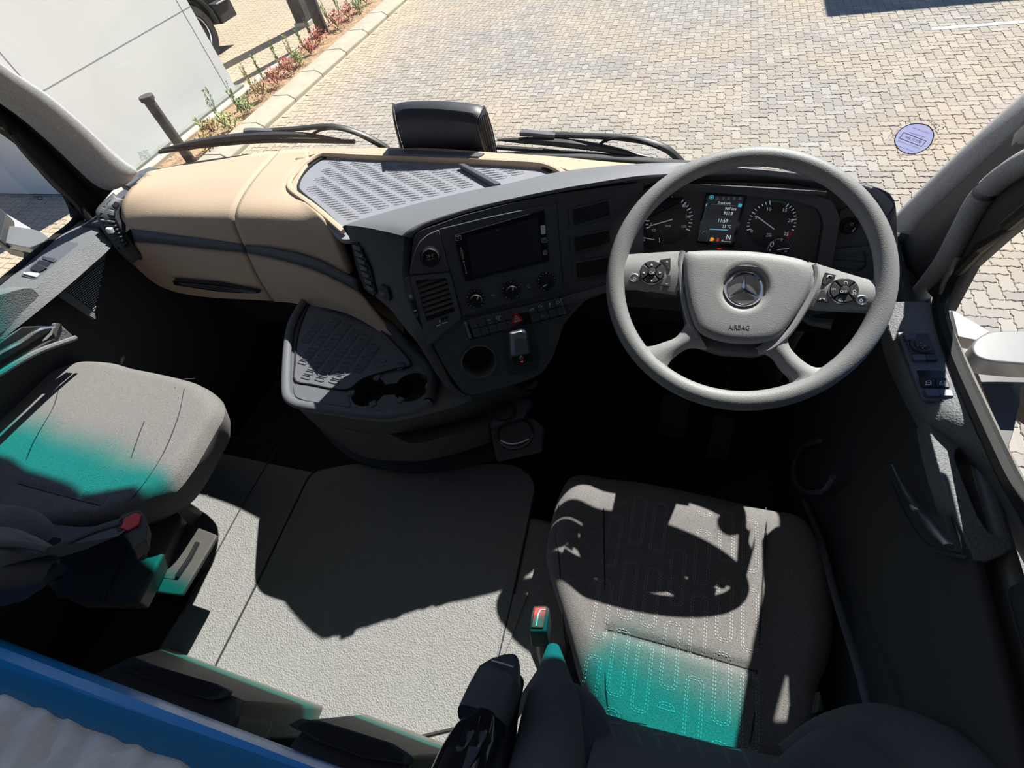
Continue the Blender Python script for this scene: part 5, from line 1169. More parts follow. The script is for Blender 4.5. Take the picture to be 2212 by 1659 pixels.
for k_, off in enumerate((-14, 14)): capsule([onh((1046+off, 1548), .752), onh((1036+off, 1572), .742), onh((1012+off, 1622), .722), onh((990+off, 1668), .70)], [.004, .010, .010, .005], 1.0, 'hinge_lobe', 'gloss', arm)
# driver buckle
bu = thing('seat_belt_buckle', onh((1166, 1340), 1.0), 'upright seat belt buckle with red button left of the driver cushion', 'buckle')
BP = PL(onh((1165, 1335), .955), (0, .25, 1))
g = G(); pp(g, BP, rpoly([(1152, 1308), (1180, 1307), (1188, 1316), (1182, 1365), (1143, 1366), (1146, 1330)], 4), -.06, 0); g.make('housing', 'black', bu, bevel=.003)
g = G(); pp(g, BP, rpoly([(1155, 1312), (1180, 1311), (1174, 1356), (1147, 1355)], 3), 0, .004); g.make('release_button', 'buckle', bu, bevel=.0015, label='red release button')
g = G(); g.tube([BP.px(p, .0045) for p in ((1158, 1352), (1163, 1325), (1168, 1317), (1178, 1317))], .0012, 6); g.make('button_ridge', 'white', bu)
G().tube([onh((1165, 1345), .99), onh((1170, 1400), 1.1), onh((1180, 1450), 1.25)], .012, 8).make('stalk', 'black', bu)

# passenger seat
pseat = thing('passenger_seat', (-1.22, .2, CZ-FLO), 'passenger seat with rounded grey fabric cushion at the left edge', 'seat')
HP = .85
ppix = [(30, 870), (90, 815), (160, 782), (215, 778), (300, 790), (400, 812), (440, 830), (468, 860), (470, 890), (448, 930), (400, 1010), (355, 1060), (280, 1095), (200, 1120), (100, 1130), (0, 1120), (-80, 1100), (-120, 1020), (-60, 940)]
cc_, cd_ = onh((38, 1046), HP), onh((222, 1094), HP)
def bolp(P):
    x = P[0]+1.24; b_ = min(1, max(0, (abs(x)-.16)/.07)); return .014*b_*b_*(3-2*b_)-.006*math.exp(-((P[1]-(cc_[1]+(cd_[1]-cc_[1])*(P[0]-cc_[0])/(cd_[0]-cc_[0])))/.008)**2)*(cc_[0] < P[0] < cd_[0])
pc, sp_ = cushion('seat_cushion', pseat, ppix, HP, 'fabric', drop=.09, edge=.045, taper=.86, fz=bolp, NR=50, N=130, crown=.012)
g = G()
for s in ([(130, 820), (115, 880), (70, 960), (40, 1045)], [(398, 840), (385, 900), (350, 985), (300, 1060), (262, 1098)], [(40, 1045), (100, 1062), (160, 1078), (218, 1092)], [(378, 838), (395, 820), (420, 818)], [(312, 910), (300, 940), (283, 990)]):
    g.tube(rs([on_surf(sp_, p, HP, -.0002) for p in s], 24), .0014, 6)
g.make('seam', 'seam', pc)
g = G(); R_ = random.Random(5)
for k in range(5):
    for j in range(3):
        c_ = on_surf(sp_, (95+k*38-j*12, 1010+j*22-k*0+k*8), HP); q = loop2(c_[0], c_[1], .022, .06); dash_line(g, q+[q[0]], sp_)
g.make('stitching', 'printdim', pc, smooth=False, kind='stuff')
# backrest foot, frame cover and armrest hinge
g = G()
r0 = rs([onh(p, .86) for p in ((-60, 1085), (20, 1100), (120, 1125), (200, 1128), (262, 1108))], 20); r1 = rs([onh(p, .83) for p in ((-60, 1110), (20, 1130), (110, 1160), (190, 1165), (268, 1135))], 20)
r2 = rs([onh(p, .74) for p in ((-60, 1170), (20, 1185), (110, 1215), (180, 1200), (280, 1160))], 20)
g.grid([[p+A3(0, -.0, -.05) for p in r0], r0, r1, r2, [p+A3(0, -.05, .1) for p in r2]]); g.make('backrest_insert', 'fabricdark', pseat, sub=1)
capsule([onh((-80, 1150), .74), onh((0, 1148), .72), onh((70, 1155), .71), onh((108, 1180), .72)], [.035, .04, .036, .014], 1.2, 'side_bolster', 'fabricdark', pseat)
capsule([onh((-100, 1220), .69), onh((-20, 1225), .68), onh((60, 1232), .68), onh((112, 1240), .69), onh((120, 1242), .70)], [.05, .052, .052, .04, .010], 1.2, 'armrest_hinge', 'panel', pseat)
g = G().tube(rs([onh(p, .635) for p in ((-60, 1170), (0, 1175), (60, 1178), (105, 1188))], 20), .006, 8, flat=.6); g.make('armrest_trim', 'frameplastic', pseat)
g = G().tube(rs([onh(p, .70) for p in ((115, 1188), (170, 1160), (215, 1142), (262, 1128))], 20), .008, 8, flat=.5); g.make('frame_edge', 'frameplastic', pseat)
SP = PL(onh((260, 1220), .96), (.25, .15, 1))
g = G(); pp(g, SP, rpoly([(118, 1192), (220, 1150), (262, 1132), (330, 1088), (388, 1108), (390, 1125), (300, 1300), (165, 1299), (105, 1270)], 8), -.05, 0); g.make('frame_cover', 'frameplastic', pseat, bevel=.006)
g = G(); pp(g, SP, rpoly([(120, 1196), (255, 1135), (285, 1150), (220, 1298), (120, 1290)], 6), .0, .008); g.make('frame_recess', 'consoledark', pseat, bevel=.003)
SQ = PL(onh((390, 1200), 1.03), (.08, .05, 1))
g = G(); pp(g, SQ, rpoly([(345, 1118), (392, 1126), (468, 1155), (466, 1162), (392, 1284), (384, 1285), (285, 1272), (240, 1292), (225, 1280)], 5), -.012, 0); sdp = g.make('side_plate', 'frameplastic', pseat, bevel=.003)
g = G(); pp(g, SQ, rpoly([(370, 1140), (392, 1147), (436, 1170), (380, 1252), (310, 1243), (308, 1238)], 4), 0, .0015); g.make('raised_field', 'frameplastic', sdp, bevel=.001)
g = G(); g.tube([SQ.px(p, .004) for p in ((427, 1172), (410, 1205), (382, 1246))], .0055, 8); g.make('recessed_grip', 'blue' if False else 'gloss', sdp)
g = G(); pp(g, SQ, rpoly([(372, 1141), (405, 1153), (407, 1158), (374, 1147)], 1), .001, .003); pp(g, SQ, rpoly([(318, 1236), (350, 1243), (348, 1248), (316, 1241)], 1), .001, .003); g.make('slot', 'black', sdp)
G().box((-1.36, .12, CZ-1.12), .12, .14, .10).make('seat_base', 'black', pseat, bevel=.02)
bu = thing('seat_belt_buckle', onh((290, 1150), .80), 'tilted seat belt buckle with red button beside the passenger cushion', 'buckle')
BQ = PL(onh((290, 1135), .80), (.2, .5, 1))
g = G(); pp(g, BQ, rpoly([(250, 1140), (262, 1112), (298, 1100), (312, 1110), (320, 1130), (316, 1165), (288, 1188), (278, 1170)], 4), -.03, 0); g.make('housing', 'frameplastic', bu, bevel=.003)
g = G(); pp(g, BQ, rpoly([(252, 1136), (268, 1120), (292, 1107), (306, 1112), (300, 1132), (276, 1146)], 3), 0, .005); g.make('release_button', 'buckle', bu, bevel=.0015, label='red release button')
g = G(); pp(g, PL(onh((300, 1185), .84), (.1, .3, 1)), rpoly([(278, 1160), (316, 1160), (313, 1200), (294, 1208), (285, 1190)], 4), -.01, 0); g.make('anchor_strap', 'frameplastic', bu, bevel=.003)
G().lathe(onh((302, 1192), .835), (.1, .3, 1), [(.0115, 0), (.0115, .004), (.006, .006), (.005, .003), (0, .003)], 18).make('anchor_bolt', 'gloss', bu)

# ================================================================== STORAGE BOXES AND BUNK
def box_unit(name, topL, topR, YB, YF, slant, lab, hpix, corner):
    t = thing(name, ony(topL, YF), lab, 'storage box', 'storage boxes in front of the bunk')
    A = ony(topL, YF); B = ony(topR, YF); zt = (A[2]+B[2])/2; A[2] = B[2] = zt; zb_ = CZ-TUN
    g = G(); g.prism([A3(A[0], YF, zt), A3(B[0], YF, zt), A3(B[0], YB, zb_), A3(A[0]-slant, YB, zb_)], (0, -.06, 0)); g.make('front_face', 'boxplastic', t, bevel=.006)
    tp = [A3(A[0], YF+.001, zt+.002), A3(B[0]-.012, YF+.001, zt+.002), A3(B[0]+.004, YF-.03, zt+.002), A3(B[0]+.004, YF-.4, zt+.002), A3(A[0]-slant*.5, YF-.4, zt+.002), A3(A[0]-slant*.45, YF-.07, zt+.002)]
    g = G().prism(tp, (0, 0, -.12)); g.make('lid', 'boxtop', t, bevel=.010, seg=3)
    PLT = PL(A3(0, 0, zt+.002), (0, 0, 1), up=(0, 1, 0))
    g = G(); pp(g, PLT, rpoly(hpix, 6), .0, .012); g.make('handle', 'boxtop', t, bevel=.005, seg=3)
    g = G(); q = [tuple(np.mean(hpix, axis=0)+(np.array(p)-np.mean(hpix, axis=0))*.86) for p in hpix]; pp(g, PLT, rpoly(q, 5), .012, .0125); g.make('handle_recess', 'black', t)
    return t
box_unit('storage_box', (262, 1414), (544, 1518), -.076, -.091, .20, 'dark lidded storage box with long handle, left one before the bunk', [zb(800, 960), zb(880, 935), zb(1080, 965), zb(1480, 1085), zb(1570, 1130), zb(1530, 1180), zb(1440, 1200), zb(980, 1040)], None)
box_unit('storage_box', (600, 1541), (930, 1637), -.063, -.076, .06, 'dark lidded storage box with long handle, right one next to the armrest', [zc(385, 1365), zc(470, 1320), zc(640, 1345), zc(1100, 1490), zc(1240, 1580), zc(1220, 1640), zc(900, 1590), zc(600, 1480)], None)
bunk = thing('bunk', (-.9, -.3, CZ-.75), 'bunk with shiny blue front rail and mattress still wrapped in clear plastic', 'bunk')
# rail: lines of constant height and depth across the cab
def lat(p, q, h): A = onh(p, h); B = onh(q, h); return A, B
hb_ = .68
a1, b1_ = lat((0, 1415), (620, 1657), hb_); a2, b2_ = lat((0, 1470), (520, 1662), hb_-.012)
def ext(A, B): d = (B-A)/(B[0]-A[0]); return [A+d*(x-A[0]) for x in np.linspace(-1.62, .2, 24)]
T1 = ext(a1, b1_); T2 = ext(a2, b2_)
T1b = [p+A3(0, -.010, .008) for p in T1]; T2b = [p+A3(0, .012, .006) for p in T2]
G().grid([[p+A3(0, -.01, -.14) for p in T1], [p+A3(0, -.0, -.03) for p in T1], T1, T1b, T2b, T2, [p+A3(0, -.03, -.03) for p in T2]]).make('front_rail', 'blue', bunk, solid=-.01)
G().tube(T2b, .004, 8).make('rail_bead', 'blue', bunk)
rows = []
for i in range(40):
    u = i/39; r = []
    for k in range(120):
        x = -1.62+1.6*k/119; b0 = np.interp(x, [p[0] for p in T2], [p[1] for p in T2]); z0 = np.interp(x, [p[0] for p in T2], [p[2] for p in T2])
        y = b0+.012-u*.55; z = z0-.01+.075*math.sin(min(1, u*2.2)*math.pi/2)
        s = x*1.0+y*.65
        z += (.006*math.sin(s*95+2*math.sin(x*9+y*5))+.004*math.sin(s*170+y*30+math.sin(x*14)*2)+.004*math.sin(x*22-y*40))*min(1, u*8)
        r.append(A3(x, y, z))
    rows.append(r)
G().grid(rows).make('wrapped_mattress', 'plastic_wrap', bunk, label='grey mattress in crinkled clear plastic')

# ================================================================== DOORS (details)
# right door: ledge
HLD = .632*KR
ob = [(2030, 655), (2034, 690), (2048, 740), (2078, 815), (2105, 875), (2130, 930), (2158, 990), (2185, 1045), (2230, 1120), (2300, 1250)]
ib = [(1900, 655), (1915, 720), (1945, 790), (1982, 858), (2008, 902), (2040, 925), (2075, 950), (2104, 972), (2140, 1015), (2185, 1085), (2250, 1200), (2300, 1290)]
oo = rs([onx(p, XR) for p in ob], 30); ii_ = rs([onh(p, HLD) for p in ib], 30)
md = [a*.5+b*.5+A3(0, 0, .006) for a, b in zip(oo, ii_)]
G().grid([oo, md, ii_, [p+A3(.004, 0, -.02) for p in ii_], [p+A3(.02, .0, -.06) for p in ii_]]).make('ledge', 'doorgrey', dR, sub=1, label='grained grey ledge under the window')
G().tube([p+A3(-.002, 0, .004) for p in rs([onx(p, XR) for p in [(2034, 640)]+ob], 40)], .011, 8).make('window_seal', 'seal', dR)
G().grid([rs([onx(p, XR+.02) for p in [(2085, 560), (2058, 610), (2052, 660), (2056, 700), (2075, 745), (2110, 820), (2150, 905), (2185, 980), (2212, 1030), (2260, 1130)]], 30), rs([onx(p, XR+.0) for p in [(2075, 560), (2046, 612), (2040, 660), (2044, 705), (2062, 750), (2098, 828), (2138, 915), (2172, 990), (2202, 1045), (2250, 1145)]], 30)]).make('window_frame', 'paint', dR, solid=.008)
# inner wall below the ledge and lower pocket
wl_ = []
for h, dx in ((.715, .0), (.80, .01), (1.0, -.01), (1.2, -.03), (1.5, -.03)):
    wl_.append([A3(.352*KR+dx, y, CZ-h) for y in np.linspace(-.5, 1.12, 20)])
G().grid(wl_).make('inner_panel', 'doordark', dR, solid=.02)
# pull handle
hp_ = [(2002, 898), (2020, 905), (2050, 925), (2090, 945), (2104, 962), (2080, 965), (2064, 972), (2062, 990), (2085, 1050), (2114, 1118), (2136, 1150), (2182, 1164), (2190, 1184), (2165, 1200), (2130, 1214), (2106, 1211), (2080, 1150), (2050, 1075), (2028, 1010), (2012, 950)]
hq_ = [onh(p, .645*KR) for p in rpoly(hp_, 6)]
G().prism(hq_, (0, 0, -.035)).make('pull_handle', 'doorgrey', dR, bevel=.006, seg=3, label='pale grained pull handle')
G().prism([onh(p, .72*KR) for p in rpoly([(2050, 940), (2110, 960), (2200, 1100), (2230, 1190), (2180, 1200), (2120, 1190), (2060, 1060)], 8)], (0, 0, -.02)).make('handle_pocket', 'black', dR)
G().prism([onh(p, .70*KR) for p in rpoly([(2108, 1214), (2190, 1186), (2320, 1190), (2330, 1290), (2212, 1276), (2150, 1245)], 8)], (0, 0, -.05)).make('armrest_top', 'doorgrey', dR, bevel=.01, seg=3)
G().prism([onh(p, .735*KR) for p in rpoly([(2010, 1160), (2030, 1180), (2120, 1230), (2212, 1262), (2330, 1300), (2330, 1330), (2200, 1290), (2100, 1250), (2010, 1200)], 6)], (0, 0, -.04)).make('armrest_edge', 'doordark', dR, bevel=.008)
ch = G().tube(rs([onx(p, .372) for p in ((1928, 1004), (1940, 1030), (1960, 1065), (1982, 1098), (2005, 1125), (2030, 1155), (2052, 1180))], 24), [.003, .003, .0035, .004, .005, .006, .007, .008, .008, .008, .008, .008, .009, .009, .009, .009, .009, .009, .009, .009, .009, .008, .008, .007], 10, flat=.5); ch.make('door_release_lever', 'satin', dR, label='curved chrome door release')
G().prism([onx(p, .376) for p in ((1998, 1106), (2038, 1114), (2066, 1192), (2046, 1188))], (.008, 0, 0)).make('release_plate', 'frameplastic', dR, bevel=.001)
G().tube(rs([onx(p, .378) for p in ((1925, 1040), (1950, 1100), (1990, 1165), (2030, 1190), (2090, 1206))], 20), .0025, 6).make('pocket_edge', 'doordark', dR)
# switch panel on the ledge
SPR = PL(onh((2005, 800), HLD-.010), (-.06, 0, 1), up=(0, 1, 0)); 
def sp(name, zp, d0, d1, m, parent, bev=.001, r=3, **kw):
    g = G(); pp(g, SPR, rpoly([z4(*p) for p in zp], r), d0, d1); return g.make(name, m, parent, bevel=bev, **kw)
swp = sp('switch_panel', [(1030, 508), (1335, 510), (1600, 1135), (1585, 1155), (1280, 1140), (1255, 1115)], -.004, .003, 'panel2', dR)
mk_ = 'lightkey'; mat('lightkey', (.10, .12, .16), .45, spec=.5)
sp('rocker_key', [(1090, 522), (1205, 522), (1222, 575), (1110, 578)], .003, .008, mk_, swp); sp('rocker_key', [(1208, 522), (1325, 524), (1340, 572), (1225, 575)], .003, .008, 'switchgrey', swp)
sp('adjuster_plate', [(1115, 582), (1345, 578), (1395, 700), (1160, 708)], .003, .0055, 'switchgrey', swp)
o = SPR.px(z4(1250, 638), .0055); jn = G().lathe(o, SPR.n, [(.0155, 0), (.0150, .004), (.0115, .0045), (.0108, .009), (0, .0095)], 32).make('mirror_adjuster', 'switchgrey', swp)
g = G()
for zx, zy in ((1245, 606), (1218, 632), (1292, 630), (1267, 655)): ringm(g, SPR, SPR.px(z4(zx, zy), .0155), 0, .0011, 3)
g.make('symbols', 'print', jn)
sp('rocker_key', [(1165, 712), (1285, 710), (1308, 765), (1190, 770)], .003, .008, mk_, swp); sp('rocker_key', [(1288, 710), (1398, 708), (1420, 765), (1312, 765)], .003, .008, 'switchgrey', swp)
sp('window_key_well', [(1205, 862), (1468, 868), (1530, 1025), (1268, 1022)], .003, .0035, 'gloss', swp)
for q in ([(1232, 928), (1380, 928), (1392, 1018), (1265, 1015)], [(1384, 928), (1488, 932), (1525, 1022), (1396, 1018)]):
    k_ = sp('window_key', q, .0035, .0065, 'black', swp); g = G(); c_ = np.mean(q, axis=0)
    for a, b in (((-22, 15), (-18, -8)), ((-18, -8), (-4, -18)), ((-4, -18), (24, -18)), ((24, -18), (28, 15)), ((28, 15), (-22, 15)), ((-16, 0), (24, 0))): stroke(g, SPR, z4(c_[0]+a[0], c_[1]+a[1]+8), z4(c_[0]+b[0], c_[1]+b[1]+8), .9, .0072)
    g.make('symbol', 'print', k_)
sp('rocker_key', [(1285, 1035), (1410, 1035), (1440, 1098), (1310, 1100)], .003, .008, mk_, swp); sp('rocker_key', [(1412, 1035), (1540, 1040), (1562, 1105), (1442, 1100)], .003, .008, mk_, swp)
# bottle holder ring and sill strip low in the door
G().tube(rs([onx(p, .345) for p in ((1770, 952), (1735, 965), (1716, 1000), (1718, 1040), (1740, 1062), (1780, 1060), (1800, 1030))], 24), .006, 8).make('bottle_holder_ring', 'panel2', dR)
G().tube(rs([onx(p, .345) for p in ((1738, 1080), (1770, 1160), (1805, 1290), (1850, 1430), (1885, 1560))], 20), .007, 8, flat=.4).make('sill_strip', 'panel2', label='dim grey strip along the sill right of the driver seat', cat='sill trim')
# left door
HLL = .625
ol = [(176, 470), (152, 488), (110, 520), (60, 562), (0, 612), (-80, 680)]
il = [(192, 498), (170, 525), (130, 560), (80, 600), (30, 645), (-80, 740)]
o_ = rs([onx(p, XL) for p in ol], 24); i_ = rs([onh(p, HLL) for p in ((196, 486), (214, 502), (150, 556), (88, 610), (40, 652), (-80, 755))], 24)
e_ = rs([onh(p, .66) for p in ((226, 508), (242, 530), (192, 578), (142, 622), (60, 690), (-80, 800))], 24)
G().grid([[p+A3(-.004, 0, -.02) for p in o_], o_, i_, e_, [p+A3(-.02, 0, -.008) for p in e_]]).make('ledge', 'doorgrey', dL, label='grained grey ledge under the window')
G().tube([p+A3(.002, 0, .003) for p in rs([onx(p, XL) for p in [(150, 440), (166, 462), (158, 484), (110, 522), (60, 564), (0, 614), (-80, 682)]], 30)], .008, 8).make('window_seal', 'seal', dL)
f_ = rs([onx(p, -1.50) for p in ((226, 512), (243, 533), (235, 560), (180, 600), (100, 660), (-40, 740))], 20)
g2 = rs([onx(p, -1.53) for p in ((238, 560), (232, 610), (222, 650), (206, 690), (150, 655), (90, 610))], 20)
# speaker panel
LP_ = PL(A3(-1.52, .6, CZ-.85), (1, -.12, .35), up=(0, 0, 1))
g = G(); pp(g, LP_, rpoly([za(1110, 690), za(1055, 720), za(1050, 830), za(960, 1060), za(945, 1360), za(955, 1430), za(640, 1220), za(395, 1060), za(700, 850)], 4), -.02, 0); spk = g.make('speaker_panel', 'doorgrey', dL, bevel=.003)
gp_ = [za(1050, 835), za(1000, 1100), za(945, 1355), za(665, 1150), za(660, 1130)]
g = G(); pp(g, LP_, rpoly(gp_, 3), 0, .002); g.make('speaker_grille', 'black', spk)
mesh_g = G(); q3 = [LP_.uv(LP_.px(p)) for p in gp_]; us = [q[0] for q in q3]; vs = [q[1] for q in q3]
for a in np.arange(min(us), max(us), .0062):
    for k_, b_ in enumerate(np.arange(min(vs), max(vs), .0045)):
        u_ = a+(.0031 if k_ % 2 else 0)
        if inside((u_, b_), q3) and inside((u_+.003, b_), q3):
            mesh_g.add([LP_.pt(u_-.0022, b_-.0005, .0026), LP_.pt(u_+.0022, b_-.0005, .0026), LP_.pt(u_+.0022, b_+.0007, .0026), LP_.pt(u_-.0022, b_+.0007, .0026)], [(0, 1, 2, 3)])
mesh_g.make('grille_mesh', 'print', spk, kind='stuff', smooth=False)
wl_ = [[A3(-1.62+dx, y, CZ-h) for y in np.linspace(-.5, 1.16, 20)] for h, dx in ((.66, .0), (.80, .0), (1.0, .0), (1.3, .0), (1.5, .0))]
G().grid(wl_).make('inner_panel', 'doordark', dL, solid=-.02)
hh_ = [onx(p, -1.535) for p in rpoly([za(0, 1180), za(240, 1115), za(320, 1115), za(370, 1160), za(430, 1250), za(260, 1370), za(100, 1500), za(0, 1580), za(-100, 1640), za(-100, 1230)], 5)]
G().prism(hh_, (-.05, 0, 0)).make('pull_handle', 'doorgrey', dL, bevel=.006, seg=3, label='grained grey pull handle')
G().prism([onx(p, -1.53) for p in (za(0, 1655), za(220, 1500), za(540, 1490), za(560, 1510), za(330, 1659), za(100, 1800), za(-80, 1900), za(-80, 1700))], (-.02, 0, 0)).make('release_surround', 'black', dL, bevel=.003)
G().tube(rs([onx(p, -1.505) for p in (zd(-60, 200), zd(0, 130), zd(130, 60), zd(270, -30), za(530, 1500))], 16), .008, 8, flat=.5).make('door_release_lever', 'chrome', dL, label='bright chrome door release bar')
G().tube(rs([onx(p, -1.51) for p in (zd(-60, 300), zd(100, 190), zd(300, 70), zd(370, 30), zd(380, -10), za(590, 1470))], 20), .006, 8).make('release_frame', 'frameplastic', dL)
G().tube(rs([onx(p, -1.50) for p in (zd(-60, 300), zd(0, 275), zd(250, 130), zd(520, 30))], 16), .007, 8).make('pocket_edge', 'doorgrey', dL)
G().prism([onx(p, -1.51) for p in (za(595, 1465), za(740, 1600), za(640, 1640), za(470, 1659), za(555, 1560))], (-.03, 0, 0)).make('release_housing', 'doorgrey', dL, bevel=.004)
SPL = PL(onh((70, 585), HLL-.006), (.15, 0, 1), up=(0, 1, 0))
def sl(name, zp, d0, d1, m, parent, bev=.001, r=2):
    g = G(); pp(g, SPL, rpoly([za(*p) for p in zp], r), d0, d1); return g.make(name, m, parent, bevel=bev)
swl = sl('switch_panel', [(560, 640), (780, 665), (785, 685), (360, 1035), (205, 990)], -.004, .003, 'panel2', dL)
sl('rocker_key', [(430, 795), (565, 825), (530, 860), (410, 820)], .003, .006, 'switchgrey', swl)
sl('window_key_well', [(390, 835), (515, 865), (470, 910), (355, 870)], .003, .0035, 'gloss', swl); sl('window_key', [(350, 870), (465, 912), (385, 955), (290, 925)], .0035, .007, 'black', swl)
sl('rocker_key', [(235, 955), (390, 965), (355, 1005), (225, 970)], .003, .007, 'print', swl)

# ================================================================== EXTERIOR MIRRORS (seen through the side windows)
mr = thing('exterior_mirror', onh((2150, 850), 1.1), 'rounded pale mirror arm and dark housing outside the driver window', 'mirror')
g = G().prism([onh(p, 1.0) for p in rpoly([(2098, 748), (2112, 728), (2140, 715), (2230, 712), (2330, 712), (2330, 790), (2212, 786), (2140, 780), (2108, 770)], 14)], (0, 0, -.05)); g.make('mirror_arm', 'paint', mr, bevel=.012, seg=4)
g = G().prism([onh(p, 1.12) for p in rpoly([(2092, 755), (2108, 735), (2200, 770), (2330, 790), (2330, 900), (2205, 830), (2205, 860), (2190, 930), (2176, 975), (2148, 900), (2125, 840)], 10)], (0, 0, -.10)); g.make('mirror_housing', 'trucksteel', mr, bevel=.012, seg=3)  # dark solid also stands in for shade around the housing
G().prism([onh(p, 1.2) for p in rpoly([(2056, 668), (2138, 716), (2108, 734), (2070, 726), (2062, 690)], 3)], (0, 0, -.04)).make('door_step_panel', 'paint', mr, bevel=.006)
G().prism([onh(p, 1.2) for p in rpoly([(2122, 828), (2156, 846), (2156, 900), (2140, 880)], 3)], (0, 0, -.04)).make('lower_panel', 'paint', mr, bevel=.006)
ml = thing('exterior_mirror', onh((50, 520), 1.0), 'pale mirror arm with dark edge outside the passenger window', 'mirror')
G().prism([onh(p, .80) for p in rpoly([za(60, 490), za(180, 505), za(330, 530), za(420, 560), za(490, 620), za(470, 640), za(330, 700), za(290, 715), za(0, 655), za(-120, 640), za(-120, 500)], 6)], (0, 0, -.03)).make('mirror_arm', 'paint', ml, bevel=.008, seg=3)
G().prism([onh(p, .85) for p in rpoly([za(0, 660), za(290, 722), za(500, 632), za(490, 650), za(340, 760), za(260, 840), za(220, 870), za(240, 760), za(0, 700)], 4)], (0, 0, -.04)).make('mirror_housing', 'trucksteel', ml, bevel=.006)
G().prism([onh(p, .84) for p in rpoly([za(50, 370), za(310, 525), za(180, 515), za(45, 485)], 3)], (0, 0, -.03)).make('bright_cover', 'white', ml, bevel=.004)
G().prism([onh(p, .78) for p in rpoly([za(-60, 290), za(10, 330), za(55, 370), za(50, 440), za(0, 640), za(-80, 640)], 6)], (0, 0, -.04)).make('mirror_back', 'trucksteel', ml, bevel=.008)

# ================================================================== SENSOR HOUSING, WIPERS, STICKERS
bx_ = thing('camera_housing', ony((950, 325), 1.11), 'black ribbed camera housing standing at the base of the windscreen', 'camera housing')
Y0, Y1 = 1.095, 1.150
rear = [(858, 232), (862, 262), (872, 300), (885, 335), (1010, 345), (1046, 345)]
def bxrow(pts, y): return [ony(p, y) for p in pts]
rT = [(853, 240), (880, 233), (950, 234), (1020, 243), (1035, 250)]
tT = [(850, 222), (880, 216), (950, 214), (1025, 220), (1047, 228)]
rM = [(854, 258), (880, 255), (950, 256), (1018, 262), (1030, 266)]
rB = [(876, 335), (900, 337), (950, 338), (1020, 340), (1052, 342)]
R0 = rs(bxrow(tT, Y1), 20); R1 = rs(bxrow(rT, Y0+.012), 20); R2 = rs(bxrow(rM, Y0), 20); R3 = rs(bxrow(rB, Y0+.01), 20)
Rm = [(a+b)/2+A3(0, -.003, 0) for a, b in zip(R2, R3)]
mat('boxsheen', (.018, .020, .028), .50, bump=('noise', 900, .15, .0004), spec=.6)
G().grid([[p+A3(0, .004, -.02) for p in R0], R0, [(a+b)/2+A3(0, 0, .003) for a, b in zip(R0, R1)], R1, R2, Rm, R3]).make('shell', 'boxsheen', bx_, sub=1)
sr = [ony(p, y) for p, y in (((1047, 228), Y1), ((1055, 250), Y1+.005), ((1066, 290), Y1+.005), ((1076, 345), Y1))]
s2 = [R1[-1], R2[-1], Rm[-1], R3[-1]]
G().grid([rs(sr, 10), rs(s2, 10)]).make('end_cap', 'boxsheen', bx_, solid=-.004)
g = G()
for k in range(6):
    u = (k+.5)/6; a = rs(sr, 10); b = rs(s2, 10); g.tube([p*(1-u)+q*u+A3(.003, -.001, .001) for p, q in zip(a[1:], b[1:])], .0012, 5)
g.make('cooling_ribs', 'black', bx_)
sl_ = [ony(p, y) for p, y in (((850, 222), Y1), ((853, 260), Y1), ((862, 300), Y1), ((872, 340), Y1))]
G().grid([rs(sl_, 10), rs([R1[0], R2[0], Rm[0], R3[0]], 10)]).make('end_cap', 'boxsheen', bx_, solid=.004)
# black base strip under the housing on the rail
G().prism([onh(p, .570) for p in ((840, 321), (1046, 330), (1034, 338), (838, 332))], (0, 0, -.004)).make('base_pad', 'panel2', bx_, bevel=.001)
G().tube([ony(p, 1.14) for p in ((950, 216), (954, 224), (948, 231))], .0006, 5).make('fine_wire', 'white', bx_)
def wiper(lab, blade, spine, arm, hd, hose, cover):
    w = thing('wiper', onws(blade[len(blade)//2], .03), lab, 'wiper', 'windscreen wipers')
    G().tube(rs([onws(p, .025) for p in blade], 30), .0085, 8, flat=.6).make('rubber_blade', 'rubber', w)
    G().tube(rs([onws(p, .032) for p in spine], 30), list(np.interp(np.linspace(0, 1, 30), [0, .2, .5, .8, 1], [.003, .011, .014, .010, .003])), 8, flat=.7).make('spoiler', 'trucksteel', w)
    G().tube(rs([onws(p, .05) for p in arm], 30), list(np.interp(np.linspace(0, 1, 30), [0, .3, 1], [.011, .009, .012])), 10, flat=.7).make('wiper_arm', 'trucksteel', w)
    G().tube(rs([onws(p, .045) for p in hd], 10), .011, 8, flat=.6).make('arm_head', 'panel2', w)
    G().tube(rs([onws(p, .04) for p in hose], 20), .0035, 8).make('washer_hose', 'rubber', w)
wiper('long black wiper lying across the passenger half of the windscreen', [(345, 328), (400, 320), (470, 312), (560, 305), (650, 304), (766, 306)], [(350, 322), (420, 308), (500, 297), (580, 292), (660, 292), (735, 301)], [(560, 285), (640, 278), (700, 273), (740, 277), (785, 292), (820, 310), (838, 322)], [(529, 283), (550, 282), (590, 284)], [(672, 292), (690, 282), (720, 278), (755, 284), (790, 300), (822, 318)], None)
wiper('long black wiper between the camera housing and the steering wheel', [(1074, 318), (1150, 324), (1250, 332), (1350, 340), (1424, 348)], [(1074, 302), (1150, 304), (1220, 309), (1290, 318), (1370, 333), (1410, 341)], [(1180, 291), (1260, 293), (1340, 297), (1400, 306), (1440, 322), (1462, 340), (1475, 354)], [(1125, 287), (1150, 288), (1200, 293)], [(1290, 320), (1305, 305), (1340, 298), (1380, 303), (1420, 318)], None)
